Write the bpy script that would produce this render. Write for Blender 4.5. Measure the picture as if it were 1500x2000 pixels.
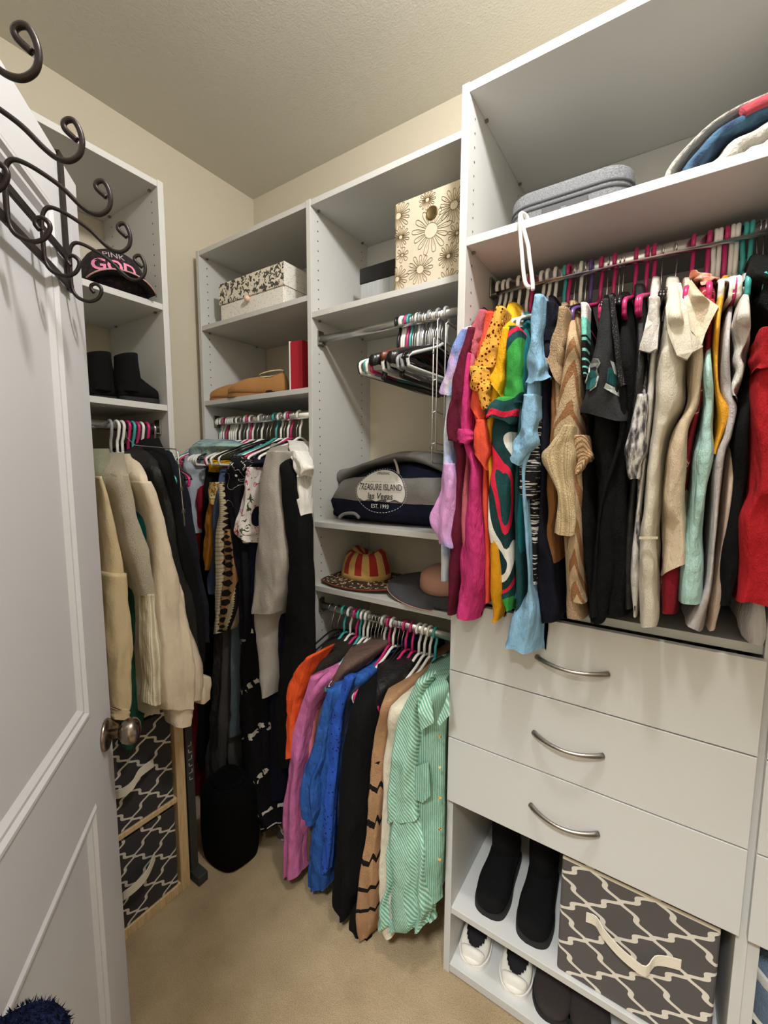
import bpy, bmesh, math, random
import numpy as np
from mathutils import Matrix, Vector, noise
from mathutils.bvhtree import BVHTree

for o in list(bpy.data.objects):
    bpy.data.objects.remove(o)
SC = bpy.context.scene
C = SC.collection
random.seed(4)

# ------------------------------------------------------------------ camera
YAW, PIT, ROL, FPX, CH = math.radians(33.532), math.radians(-6.004), math.radians(0.272), 836.44, 1.46
_f = np.array([-math.sin(YAW)*math.cos(PIT), math.cos(YAW)*math.cos(PIT), math.sin(PIT)])
_r0 = np.array([math.cos(YAW), math.sin(YAW), 0.0])
_u0 = np.cross(_r0, _f)
_r = _r0*math.cos(ROL)+_u0*math.sin(ROL)
_u = -_r0*math.sin(ROL)+_u0*math.cos(ROL)
cam = bpy.data.cameras.new('camera')
cam.sensor_fit = 'VERTICAL'
cam.sensor_height = 36.0
cam.lens = FPX/2000*36
cam.clip_start = 0.02
camo = bpy.data.objects.new('camera', cam)
C.objects.link(camo)
camo.matrix_world = Matrix(((_r[0], _u[0], -_f[0], 0), (_r[1], _u[1], -_f[1], 0), (_r[2], _u[2], -_f[2], CH), (0, 0, 0, 1)))
SC.camera = camo

# ------------------------------------------------------------------ light, world, exposure
W = bpy.data.worlds.new('world')
SC.world = W
W.use_nodes = True
W.node_tree.nodes['Background'].inputs[0].default_value = (0.75, 0.8, 0.9, 1)
W.node_tree.nodes['Background'].inputs[1].default_value = 0.35
SC.view_settings.view_transform = 'Standard'
SC.view_settings.look = 'None'
SC.view_settings.gamma = 1
SC.view_settings.use_curve_mapping = False
SC.view_settings.exposure = 0.95
LAMP = (-0.12, 0.55, 2.60)
ld = bpy.data.lights.new('ceiling_bulb', 'POINT')
ld.energy = 25
ld.shadow_soft_size = 0.055
ld.color = (1.0, 0.985, 0.97)
lo = bpy.data.objects.new('ceiling_bulb', ld)
lo.location = LAMP
C.objects.link(lo)
hl = bpy.data.lights.new('added_fill_light', 'AREA')  # unseen fill lamp, added behind the camera to brighten the lower half
hl.shape = 'DISK'
hl.size = 0.4
hl.energy = 42
hl.color = (0.96, 0.98, 1.0)
hlo = bpy.data.objects.new('added_fill_light', hl)
hlo.location = (-0.06, -0.78, 2.69)
C.objects.link(hlo)


# ------------------------------------------------------------------ pixel to place helpers
def ray(x, y):
    return _f*FPX+_r*(x-750)+_u*(1000-y)


def onY(x, y, Y):
    d = ray(x, y)
    P = d*(Y/d[1])
    P[2] += CH
    return P


def onX(x, y, X):
    d = ray(x, y)
    P = d*(X/d[0])
    P[2] += CH
    return P


def onZ(x, y, Z):
    d = ray(x, y)
    P = d*((Z-CH)/d[2])
    P[2] += CH
    return P


# ------------------------------------------------------------------ node expressions and materials
class E:
    nt = None

    def __init__(s, k):
        s.k = k

    @staticmethod
    def op(o, *a):
        n = E.nt.nodes.new('ShaderNodeMath')
        n.operation = o
        for i, v in enumerate(a):
            if isinstance(v, E):
                E.nt.links.new(v.k, n.inputs[i])
            else:
                n.inputs[i].default_value = v
        return E(n.outputs[0])

    def __add__(s, b): return E.op('ADD', s, b)
    def __radd__(s, b): return E.op('ADD', s, b)
    def __sub__(s, b): return E.op('SUBTRACT', s, b)
    def __rsub__(s, b): return E.op('SUBTRACT', b, s)
    def __mul__(s, b): return E.op('MULTIPLY', s, b)
    def __rmul__(s, b): return E.op('MULTIPLY', s, b)
    def __truediv__(s, b): return E.op('DIVIDE', s, b)
    def lt(s, b): return E.op('LESS_THAN', s, b)
    def gt(s, b): return E.op('GREATER_THAN', s, b)
    def abs(s): return E.op('ABSOLUTE', s)
    def sin(s): return E.op('SINE', s)
    def cos(s): return E.op('COSINE', s)
    def fract(s): return E.op('FRACT', s)
    def sqrt(s): return E.op('SQRT', s)
    def mx(s, b): return E.op('MAXIMUM', s, b)
    def mn(s, b): return E.op('MINIMUM', s, b)
    def atan2(s, b): return E.op('ARCTAN2', s, b)


def lin(c):
    def g(v):
        v /= 255.0
        return v/12.92 if v <= 0.04045 else ((v+0.055)/1.055)**2.4
    return (g(c[0]), g(c[1]), g(c[2]), 1.0)


class Ctx:
    """coordinates and textures of one material under construction"""
    def __init__(s, nt):
        s.nt = nt
        E.nt = nt
        s.tc = nt.nodes.new('ShaderNodeTexCoord')
        sp = nt.nodes.new('ShaderNodeSeparateXYZ')
        nt.links.new(s.tc.outputs['Object'], sp.inputs[0])
        s.x, s.y, s.z = (E(sp.outputs[i]) for i in range(3))
        sp2 = nt.nodes.new('ShaderNodeSeparateXYZ')
        nt.links.new(s.tc.outputs['UV'], sp2.inputs[0])
        s.u, s.v = E(sp2.outputs[0]), E(sp2.outputs[1])
        s.s = (s.u-0.5)*8.0  # across the near face of a garment, about -1 to 1

    def vec(s, src, scale):
        m = s.nt.nodes.new('ShaderNodeMapping')
        m.inputs['Scale'].default_value = scale
        s.nt.links.new(s.tc.outputs[src], m.inputs[0])
        return m.outputs[0]

    def noise(s, scale, det=2, src='Object', st=(1, 1, 1), dist=0.0):
        n = s.nt.nodes.new('ShaderNodeTexNoise')
        n.inputs['Scale'].default_value = scale
        n.inputs['Detail'].default_value = det
        n.inputs['Distortion'].default_value = dist
        s.nt.links.new(s.vec(src, st), n.inputs['Vector'])
        return E(n.outputs[0])

    def voro(s, scale, src='Object', st=(1, 1, 1), out=0, feature='F1'):
        n = s.nt.nodes.new('ShaderNodeTexVoronoi')
        n.feature = feature
        n.inputs['Scale'].default_value = scale
        s.nt.links.new(s.vec(src, st), n.inputs['Vector'])
        return E(n.outputs[out])

    def mix(s, fac, a, b):
        n = s.nt.nodes.new('ShaderNodeMix')
        n.data_type = 'RGBA'
        if isinstance(fac, E):
            s.nt.links.new(fac.k, n.inputs[0])
        else:
            n.inputs[0].default_value = fac
        for i, v in ((6, a), (7, b)):
            if isinstance(v, tuple):
                n.inputs[i].default_value = v
            else:
                s.nt.links.new(v, n.inputs[i])
        return n.outputs[2]

    def ramp(s, e, stops, const=True):
        n = s.nt.nodes.new('ShaderNodeValToRGB')
        cr = n.color_ramp
        cr.interpolation = 'CONSTANT' if const else 'LINEAR'
        while len(cr.elements) < len(stops):
            cr.elements.new(0.5)
        for el, (p, c) in zip(cr.elements, stops):
            el.position = p
            el.color = lin(c)
        s.nt.links.new(e.k, n.inputs[0])
        return n.outputs[0]


MATS = {}


def mat(name, rgb=(200, 200, 200), rough=0.6, metal=0.0, bump=None, var=0.0, varscale=5, sheen=0.0, pat=None, alpha=None,
        emit=None, spec=0.5, coat=0.0, bst=(1, 1, 1), bdist=0.002, trans=0.0):
    """procedural principled material; bump = list of (scale, strength) noises; pat(ctx) -> colour socket"""
    if name in MATS:
        return MATS[name]
    m = bpy.data.materials.new(name)
    m.use_nodes = True
    nt = m.node_tree
    b = nt.nodes['Principled BSDF']
    c = Ctx(nt)
    b.inputs['Roughness'].default_value = rough
    b.inputs['Metallic'].default_value = metal
    b.inputs['Specular IOR Level'].default_value = spec
    b.inputs['Coat Weight'].default_value = coat
    b.inputs['Transmission Weight'].default_value = trans
    if sheen:
        b.inputs['Sheen Weight'].default_value = sheen
        b.inputs['Sheen Roughness'].default_value = 0.5
    col = pat(c) if pat else lin(rgb)
    if var:
        n = c.noise(varscale, 3)
        dark = c.mix(1.0, col, (0, 0, 0, 1))
        k = (n-0.3)*(2.0*var)
        mm = nt.nodes.new('ShaderNodeMix')
        mm.data_type = 'RGBA'
        nt.links.new(k.mx(0.0).k, mm.inputs[0])
        if isinstance(col, tuple):
            mm.inputs[6].default_value = col
        else:
            nt.links.new(col, mm.inputs[6])
        mm.inputs[7].default_value = (0, 0, 0, 1)
        col = mm.outputs[2]
    if isinstance(col, tuple):
        b.inputs['Base Color'].default_value = col
    else:
        nt.links.new(col, b.inputs['Base Color'])
    if emit:
        b.inputs['Emission Color'].default_value = lin(emit[0])
        b.inputs['Emission Strength'].default_value = emit[1]
    if bump:
        h = None
        for sc, st in bump:
            e = c.noise(sc, 3, st=bst)*st
            h = e if h is None else h+e
        bn = nt.nodes.new('ShaderNodeBump')
        bn.inputs['Strength'].default_value = 1.0
        bn.inputs['Distance'].default_value = bdist
        nt.links.new(h.k, bn.inputs['Height'])
        nt.links.new(bn.outputs[0], b.inputs['Normal'])
    if alpha:
        nt.links.new(alpha(c).k, b.inputs['Alpha'])
    MATS[name] = m
    return m


def fab(name, rgb, rough=0.9, pat=None, var=0.1, wr=1.0, weave=0.25, sheen=0.0, alpha=None, spec=0.2, bst=(1, 1, 0.4)):
    """cloth: long wrinkles plus a fine weave"""
    return mat('fabric_'+name, rgb, rough, bump=[(22, 2.6*wr), (60, 0.8*wr), (700, weave)], var=var, varscale=9, sheen=sheen, pat=pat,
               alpha=alpha, spec=spec, bst=bst, bdist=0.006)


WHITE = mat('white_melamine', (200, 200, 197), 0.42, bump=[(900, 0.1)], var=0.03, varscale=3, bdist=0.0004)
WEDGE = mat('white_edge_band', (200,198,195), 0.38, bump=[(900, 0.1)], var=0.02, bdist=0.0004)
DOORW = mat('door_paint', (210, 210, 213), 0.42, bump=[(160, 0.4), (35, 0.4)], var=0.02, bdist=0.0006, bst=(1, 1, 0.3))
WALL = mat('beige_wall_paint', (206, 197, 178), 0.9, bump=[(220, 0.6), (60, 0.6)], var=0.04, varscale=2, bdist=0.0012, spec=0.2)
CEIL = mat('beige_ceiling_paint', (206, 202, 190), 0.95, bump=[(160, 0.35), (60, 0.2)], var=0.05, varscale=2, bdist=0.0025, spec=0.15)


def _carpet(c):
    return c.ramp(c.noise(420, 4)*0.55+c.noise(7, 3)*0.45, [(0.25, (140, 117, 82)), (0.5, (186, 161, 120)), (0.75, (212, 190, 152))], False)


CARPET = mat('tan_carpet', rough=1.0, pat=_carpet, bump=[(420, 1.0), (120, 0.6)], bdist=0.006, spec=0.05, sheen=0.2)
CHROME = mat('chrome', (214, 214, 214), 0.26, 1.0, bump=[(30, 0.2)], bdist=0.0005)
STEEL = mat('brushed_steel', (150, 146, 140), 0.3, 1.0, bump=[(300, 0.3)], bdist=0.0004)
NICKEL = mat('satin_nickel_knob', (150, 138, 126), 0.27, 1.0, bump=[(200, 0.2)], bdist=0.0003)
BRONZE = mat('dark_bronze_iron', (46, 38, 36), 0.38, 0.55, bump=[(150, 0.6)], var=0.2, bdist=0.0006)
DARK = mat('dark_hole_shade', (40, 38, 36), 0.9, bump=[(200, 0.2)])
HOLE_SHADE = mat('drilled_hole_shade', (70, 66, 60), 0.9, bump=[(200, 0.2)])  # flat discs in this dark colour stand in for shaded pin holes


# ------------------------------------------------------------------ mesh helpers
def mk(name, V, F, m, parent=None, loc=None, smooth=False, uv=None, bevel=0.0, kind=None):
    if parent is not None:
        l = np.array(parent.location)
    elif loc is not None:
        l = np.array(loc, float)
    else:
        l = np.zeros(3)
    V = np.asarray(V, float)-l
    me = bpy.data.meshes.new(name)
    me.from_pydata([tuple(v) for v in V], [], [tuple(int(i) for i in f) for f in F])
    if uv is not None:
        ul = me.uv_layers.new(name='uv')
        idx = np.zeros(len(me.loops), dtype=np.int32)
        me.loops.foreach_get('vertex_index', idx)
        ul.data.foreach_set('uv', np.asarray(uv, dtype=np.float32)[idx].ravel())
    if smooth:
        me.polygons.foreach_set('use_smooth', [True]*len(me.polygons))
    me.materials.append(m)
    me.update()
    o = bpy.data.objects.new(name, me)
    C.objects.link(o)
    if parent is not None:
        o.parent = parent
    else:
        o.location = l
    if bevel:
        bv = o.modifiers.new('bevel', 'BEVEL')
        bv.width = bevel
        bv.segments = 2
        bv.limit_method = 'ANGLE'
    if kind:
        o['kind'] = kind
    return o


def tag(o, label=None, cat=None, group=None, kind=None):
    for k, v in (('label', label), ('category', cat), ('group', group), ('kind', kind)):
        if v:
            o[k] = v
    return o


def thing(name, label, cat, loc, group=None, kind=None):
    o = bpy.data.objects.new(name, None)
    o.empty_display_size = 0.05
    o.location = loc
    C.objects.link(o)
    return tag(o, label, cat, group, kind)


def boxVF(x0, x1, y0, y1, z0, z1):
    V = [(x, y, z) for z in (z0, z1) for y in (y0, y1) for x in (x0, x1)]
    return V, [(0, 2, 3, 1), (4, 5, 7, 6), (0, 1, 5, 4), (2, 6, 7, 3), (0, 4, 6, 2), (1, 3, 7, 5)]


def box(name, x0, x1, y0, y1, z0, z1, m, parent=None, bevel=0.0, loc=None, kind=None):
    V, F = boxVF(x0, x1, y0, y1, z0, z1)
    return mk(name, V, F, m, parent, loc, False, None, bevel, kind)


def joinVF(parts):
    V, F = [], []
    for v, f in parts:
        n = len(V)
        V += [tuple(p) for p in v]
        F += [tuple(i+n for i in q) for q in f]
    return V, F


def tubeVF(pts, r, n=8, closed=False, flat=None):
    P = np.asarray(pts, float)
    k = len(P)
    rr = np.broadcast_to(np.asarray(r, float), (k,))
    T = np.zeros_like(P)
    for i in range(k):
        a = P[(i-1) % k] if (closed or i > 0) else P[i]
        b = P[(i+1) % k] if (closed or i < k-1) else P[i]
        T[i] = (b-a)/max(np.linalg.norm(b-a), 1e-9)
    up = np.array([0, 0, 1.0]) if abs(T[0][2]) < 0.9 else np.array([1.0, 0, 0])
    N = np.cross(T[0], up)
    N /= np.linalg.norm(N)
    V = []
    for i in range(k):
        N = N-T[i]*(N@T[i])
        N /= max(np.linalg.norm(N), 1e-9)
        B = np.cross(T[i], N)
        for j in range(n):
            a = 2*math.pi*j/n
            V.append(P[i]+rr[i]*(N*math.cos(a)+B*math.sin(a)*(flat or 1.0)))
    F = []
    for i in range(k if closed else k-1):
        for j in range(n):
            a, b = i*n+j, i*n+(j+1) % n
            c, d = ((i+1) % k)*n+(j+1) % n, ((i+1) % k)*n+j
            F.append((a, b, c, d))
    if not closed:
        F.append(tuple(range(n))[::-1])
        F.append(tuple(range((k-1)*n, k*n)))
    return V, F


def smoothpath(P, k=5, closed=False):
    """Catmull-Rom resampling of rows of numbers"""
    P = np.asarray(P, float)
    n = len(P)
    if n < 3 and not closed:
        t = np.linspace(0, 1, k*2+1)[:, None]
        return P[0]*(1-t)+P[-1]*t
    out = []
    for i in range(n if closed else n-1):
        g = (lambda j: P[j % n]) if closed else (lambda j: P[min(max(j, 0), n-1)])
        p0, p1, p2, p3 = g(i-1), g(i), g(i+1), g(i+2)
        for t in np.linspace(0, 1, k, endpoint=False):
            out.append(0.5*((2*p1)+(-p0+p2)*t+(2*p0-5*p1+4*p2-p3)*t*t+(-p0+3*p1-3*p2+p3)*t**3))
    if not closed:
        out.append(P[-1])
    return np.array(out)


def loftVF(rings, cap0=True, cap1=True):
    k, n = len(rings), len(rings[0])
    V = [tuple(p) for r in rings for p in r]
    F = []
    for i in range(k-1):
        for j in range(n):
            F.append((i*n+j, i*n+(j+1) % n, (i+1)*n+(j+1) % n, (i+1)*n+j))
    if cap0:
        F.append(tuple(range(n))[::-1])
    if cap1:
        F.append(tuple(range((k-1)*n, k*n)))
    return V, F


def loftUV(k, n):
    return [(j/n, i/(k-1)) for i in range(k) for j in range(n)]


def sgp(v, p):
    return math.copysign(abs(v)**p, v)


def latheVF(prof, n=24, c=(0, 0, 0), sx=1.0, sy=1.0):
    return loftVF([[(c[0]+r*sx*math.cos(2*math.pi*j/n), c[1]+r*sy*math.sin(2*math.pi*j/n), c[2]+z) for j in range(n)] for r, z in prof])


def rboxVF(x0, x1, y0, y1, z0, z1, r, nc=5, rz=None):
    """box with rounded vertical edges and softened top and bottom rim"""
    rz = r*0.4 if rz is None else rz
    def ring(ins, z):
        pts = []
        rr = max(r-ins, 1e-4)
        for cx, cy, a0 in ((x1-r, y1-r, 0), (x0+r, y1-r, 90), (x0+r, y0+r, 180), (x1-r, y0+r, 270)):
            for i in range(nc+1):
                a = math.radians(a0+90*i/nc)
                pts.append((cx+rr*math.cos(a), cy+rr*math.sin(a), z))
        return pts
    rings = []
    for i in range(4):
        a = math.pi/2*i/3
        rings.append(ring(rz*(1-math.sin(a)), z0+rz*(1-math.cos(a))))
    for i in range(4):
        a = math.pi/2*(1-i/3)
        rings.append(ring(rz*(1-math.sin(a)), z1-rz*(1-math.cos(a))))
    return loftVF(rings)


_txt = {}


def textVF(s, size=0.1, shear=0.0, space=1.0, thin=0.0):
    cu = bpy.data.curves.new('lettering', 'FONT')
    cu.body = s
    cu.size = size
    cu.align_x = 'CENTER'
    cu.align_y = 'CENTER'
    cu.shear = shear
    cu.space_character = space
    cu.offset = thin
    cu.resolution_u = 3
    o = bpy.data.objects.new('lettering', cu)
    C.objects.link(o)
    dg = bpy.context.evaluated_depsgraph_get()
    me = o.evaluated_get(dg).to_mesh()
    V = [tuple(v.co) for v in me.vertices]
    F = [tuple(p.vertices) for p in me.polygons]
    o.evaluated_get(dg).to_mesh_clear()
    bpy.data.objects.remove(o)
    bpy.data.curves.remove(cu)
    return V, F


def bvh_of(objs):
    V, F = [], []
    for o in objs:
        l = Vector(o.location)+(Vector(o.parent.location) if o.parent else Vector((0, 0, 0)))
        n = len(V)
        V += [v.co+l for v in o.data.vertices]
        F += [tuple(i+n for i in p.vertices) for p in o.data.polygons]
    return BVHTree.FromPolygons(V, F)


def conform(V, bvh, d, off, miss=None):
    """lay flat print points onto a surface along direction d"""
    d = Vector(d).normalized()
    out = []
    last = None
    for v in V:
        v = Vector(v)
        h = bvh.ray_cast(v-d*0.6, d, 1.4)[0]
        if h is None:
            t = Vector(miss) if miss is not None else (last if last is not None else v)
            h = v+d*((t-v).dot(d))
        last = h
        out.append(tuple(h-d*off))
    return out

# ================================================================== the room
XL, YB, HC = -1.755, 1.492, 2.74
XR, YF = 1.15, -0.06
def struct(name, x0, x1, y0, y1, z0, z1, m):
    o = box(name, x0, x1, y0, y1, z0, z1, m, loc=((x0+x1)/2, (y0+y1)/2, z0))
    o['kind'] = 'structure'
    return o
struct('floor', XL-0.1, XR+0.1, -1.7, YB+0.1, -0.1, 0.0, CARPET)
struct('ceiling', XL-0.1, XR+0.1, -1.7, YB+0.1, HC, HC+0.1, CEIL)
struct('wall_left', XL-0.1, XL, -1.7, YB+0.1, 0, HC, WALL)
struct('wall_back', XL, XR, YB, YB+0.1, 0, HC, WALL)
struct('wall_right', XR, XR+0.1, -1.7, YB+0.1, 0, HC, WALL)
o = mk('wall_front', *joinVF([boxVF(XL, -0.50, YF-0.11, YF, 0, HC), boxVF(0.34, XR, YF-0.11, YF, 0, HC), boxVF(-0.50, 0.34, YF-0.11, YF, 2.06, HC)]), WALL, loc=(0, YF, 0))
o['kind'] = 'structure'
struct('wall_hall', XL, XR, -1.7, -1.6, 0, HC, WALL)
o = mk('trim_1', *joinVF([boxVF(-0.565, -0.50, YF, YF+0.012, 0, 2.12), boxVF(0.34, 0.405, YF, YF+0.012, 0, 2.12), boxVF(-0.50, 0.34, YF, YF+0.012, 2.06, 2.12)]), DOORW, loc=(-0.08, YF, 0))
o['kind'] = 'structure'

# the lamp on the ceiling, above the picture
lf = thing('ceiling_light', 'round flush ceiling light above the middle of the closet', 'light', (LAMP[0], LAMP[1], HC))
mk('base_plate', *latheVF([(0.001, HC-0.03), (0.10, HC-0.03), (0.115, HC-0.015), (0.115, HC)], 28, (LAMP[0], LAMP[1], 0)), STEEL, lf, smooth=True)
mk('socket', *latheVF([(0.018, HC-0.075), (0.022, HC-0.07), (0.022, HC-0.03)], 16, (LAMP[0], LAMP[1], 0)), WHITE, lf, smooth=True)

# ================================================================== closet units
PT = 0.019


def pin_hole_shade(name, unit, axis, plane, sgn, rows, z0, z1, skip=()):
    parts = []
    z = z0
    while z < z1:
        for b in rows:
            pts = []
            for e in (0.0006, -0.002):
                ring = []
                for j in range(8):
                    a = 2*math.pi*j/8
                    p = (plane+sgn*0.0005, b+0.0028*math.cos(a), z+0.0028*math.sin(a))
                    ring.append(p if axis == 'x' else (b+0.0028*math.cos(a), plane+sgn*0.0005, z+0.0028*math.sin(a)))
                pts = ring
            parts.append((pts, [tuple(range(8))]))
        z += 0.032
    return mk(name, *joinVF(parts), HOLE_SHADE, unit, kind='stuff')


def pegs(unit, pts):
    for (x, y, z) in pts:
        mk('shelf_clip', *boxVF(x-0.005, x+0.003, y-0.003, y+0.003, z-0.006, z), STEEL, unit)


def rod_x(unit, x0, x1, y, z, m=CHROME, bracket_z=None):
    n = 14
    V, F = tubeVF([(x0+0.004, y, z), (x1-0.004, y, z)], 0.0095, n, flat=1.55)
    # oval rod: taller than deep
    mk('closet_rod', V, F, m, unit, smooth=True)
    for x, s in ((x0, 1), (x1, -1)):
        b = mk('rod_bracket', *joinVF([boxVF(min(x, x+s*0.006), max(x, x+s*0.006), y-0.015, y+0.015, z-0.022, z+0.03),
                                      boxVF(min(x, x+s*0.02), max(x, x+s*0.02), y-0.013, y+0.013, z-0.019, z-0.013)]), STEEL, unit, bevel=0.002)


YM, YR = 1.142, 1.022
# --- right-hand unit with the drawers
ru = thing('closet_unit', 'deep white closet unit with three long drawers and a clothes rod', 'closet unit', (-0.143, YR, 0))
RX0, RX1 = -0.443, 0.167
for x in (RX0-PT, RX1):
    box('side_panel', x, x+PT, YR, YB-0.002, 0, 2.354, WHITE, ru, 0.001)
box('top_panel', RX0, RX1, YR, YB-0.002, 2.332, 2.352, WHITE, ru, 0.001)
box('shelf', RX0, RX1, YR+0.002, YB-0.002, 1.993, 2.012, WHITE, ru, 0.001)
box('shelf', RX0, RX1, YR+0.012, YB-0.002, 1.113, 1.132, WHITE, ru, 0.001)
box('shelf', RX0, RX1, YR+0.004, YB-0.002, 0.190, 0.209, WHITE, ru, 0.001)
box('shelf', RX0, RX1, YR+0.002, YB-0.002, 0.004, 0.028, WHITE, ru, 0.001)
box('back_rail', RX0, RX1, YB-0.021, YB-0.003, 2.21, 2.331, WHITE, ru)
box('back_rail', RX0, RX1, YB-0.021, YB-0.003, 1.87, 1.992, WHITE, ru)
pin_hole_shade('pin_hole_shade', ru, 'x', RX0, 1, (YR+0.037, YB-0.08), 2.04, 2.31)
pin_hole_shade('pin_hole_shade', ru, 'x', RX0, 1, (YR+0.037, YB-0.08), 1.16, 1.97)
pegs(ru, [(RX0+0.006, YR+0.037, 1.993), (RX0+0.006, YB-0.08, 1.993), (RX0+0.006, YR+0.1, 2.332), (RX0+0.006, YB-0.08, 2.332)])
rod_x(ru, RX0, RX1, 1.2, 1.948)


def bow_handle(drawer, xa, xb, z, y):
    pts = []
    for i in range(19):
        t = i/18
        s = math.sin(math.pi*t)
        pts.append((xa+(xb-xa)*t, y-0.004-0.026*s**0.8, z-0.012*s))
    rr = [0.0062-0.0022*math.sin(math.pi*i/18) for i in range(19)]
    V, F = tubeVF(pts, rr, 8)
    h = mk('handle', V, F, STEEL, drawer, smooth=True)
    h['label'] = 'bowed brushed steel handle'


def drawers(unit, x0, x1, zs, hx):
    for k, (za, zb) in enumerate(zs):
        d = thing('drawer', None, None, (0, 0, 0))
        d.parent = unit
        d.location = Vector(((x0+x1)/2, YR-0.018, za))-Vector(unit.location)
        # children positions are relative to the drawer empty, which is relative to the unit
        wl = Vector(((x0+x1)/2, YR-0.018, za))
        def rel(VF):
            return [tuple(Vector(v)-wl) for v in VF[0]], VF[1]
        V, F = rel(boxVF(x0, x1, YR-0.018, YR-0.001, za+0.0015, zb-0.0015))
        f = mk('drawer_front', V, F, WHITE, bevel=0.0012)
        f.parent = d
        V, F = rel(joinVF([boxVF(x0+0.03, x0+0.042, YR-0.001, YB-0.06, za+0.02, zb-0.03), boxVF(x1-0.042, x1-0.03, YR-0.001, YB-0.06, za+0.02, zb-0.03),
                           boxVF(x0+0.042, x1-0.042, YR, YB-0.06, za+0.02, za+0.03)]))
        f = mk('drawer_box', V, F, WHITE)
        f.parent = d
        xa, xb = hx
        zc = (za+zb)/2
        pts = []
        for i in range(19):
            t = i/18
            s = math.sin(math.pi*t)
            pts.append((xa+(xb-xa)*t-wl.x, YR-0.021-0.026*s**0.8-wl.y, zc-0.004*s-wl.z))
        V, F = tubeVF(pts, [0.0064-0.0024*math.sin(math.pi*i/18) for i in range(19)], 8)
        h = mk('handle', V, F, STEEL, smooth=True)
        h.parent = d
        h['label'] = 'bowed brushed steel handle'


drawers(ru, -0.4535, 0.1695, [(0.551, 0.737), (0.737, 0.926), (0.926, 1.113)], (-0.232, -0.082))
# --- the next unit, cut by the right edge
nu = thing('closet_unit', 'white closet unit cut off by the right edge of the photo', 'closet unit', (0.49, YR, 0))
NX0, NX1 = RX1+PT, 0.80
box('side_panel', NX0, NX0+PT, YR+0.004, YB-0.002, 0, 2.354, WHITE, nu, 0.001)
box('side_panel', NX1, NX1+PT, YR, YB-0.002, 0, 2.354, WHITE, nu, 0.001)
for z in (2.332, 1.993, 1.113, 0.190, 0.004):
    box('shelf', NX0+PT, NX1, YR+0.004, YB-0.002, z, z+0.019, WHITE, nu, 0.001)
drawers(nu, 0.182, 0.805, [(0.551, 0.737), (0.737, 0.926), (0.926, 1.113)], (0.42, 0.57))

# --- middle unit
mu = thing('closet_unit', 'white closet unit in the middle with hats and striped hoodie on shelves', 'closet unit', (-0.76, YM, 0))
MX0, MX1 = -1.061, RX0-PT
box('side_panel', MX0-PT, MX0, YM, YB-0.002, 0, 2.354, WHITE, mu, 0.001)
for z0 in (2.333, 1.971, 1.243, 1.006):
    box('top_panel' if z0 > 2.3 else 'shelf', MX0, MX1, YM+0.002, YB-0.002, z0, z0+0.019, WHITE, mu, 0.001)
box('back_rail', MX0, MX1, YB-0.021, YB-0.003, 2.21, 2.332, WHITE, mu)
box('back_rail', MX0, MX1, YB-0.021, YB-0.003, 1.85, 1.970, WHITE, mu)
for a, b in ((1.28, 1.95), (2.01, 2.31), (1.04, 1.23), (0.3, 0.99)):
    pin_hole_shade('pin_hole_shade', mu, 'x', MX0, 1, (YM+0.037, YB-0.06), a, b)
pegs(mu, [(MX0+0.006, y, z) for y in (YM+0.037, YB-0.06) for z in (2.333, 1.971)])
rod_x(mu, MX0, MX1, 1.185, 1.906)
rod_x(mu, MX0, MX1, 1.175, 0.942)
# --- corner unit
cu_ = thing('closet_unit', 'white closet unit in the corner with floral box and tan clogs', 'closet unit', (-1.39, YM, 0))
KX0, KX1 = -1.69, MX0-PT
box('side_panel', KX0-PT, KX0, YM, YB-0.002, 0, 2.354, WHITE, cu_, 0.001)
for z0 in (2.333, 2.031, 1.720):
    box('top_panel' if z0 > 2.3 else 'shelf', KX0, KX1, YM+0.002, YB-0.002, z0, z0+0.019, WHITE, cu_, 0.001)
box('back_rail', KX0, KX1, YB-0.021, YB-0.003, 2.21, 2.332, WHITE, cu_)
for a, b in ((1.78, 2.01), (2.07, 2.31)):
    pin_hole_shade('pin_hole_shade', cu_, 'x', KX0, 1, (YM+0.037,), a, b)
pegs(cu_, [(KX0+0.006, y, z) for y in (YM+0.037, YB-0.06) for z in (2.333, 2.031)])
rod_x(cu_, KX0, KX1, 1.2, 1.652)
# --- left unit
XF = -1.395
lu = thing('closet_unit', 'white closet unit behind the door with black cap and boots on shelves', 'closet unit', (-1.57, 0.51, 0))
LY0, LY1 = 0.198, 0.808
for y in (LY0-PT, LY1):
    box('side_panel', XL+0.002, XF, y, y+PT, 0, 2.354, WHITE, lu, 0.001)
for z0 in (2.333, 1.961, 1.641):
    box('top_panel' if z0 > 2.3 else 'shelf', XL+0.002, XF-0.002, LY0, LY1, z0, z0+0.019, WHITE, lu, 0.001)
pin_hole_shade('pin_hole_shade', lu, 'y', LY1, -1, (XF-0.037, XL+0.06), 2.01, 2.31)
pegs(lu, [(x, LY1-0.006, z) for x in (XF-0.037, XL+0.06) for z in (2.333, 1.961)])
V, F = tubeVF([(-1.455, LY0+0.004, 1.585), (-1.455, LY1-0.004, 1.585)], 0.0095, 14, flat=1.55)
mk('closet_rod', V, F, CHROME, lu, smooth=True)
mk('rod_bracket', *joinVF([boxVF(-1.472, -1.438, LY1-0.006, LY1, 1.565, 1.615), boxVF(-1.468, -1.442, LY1-0.02, LY1, 1.566, 1.571)]), STEEL, lu, bevel=0.002)

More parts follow.
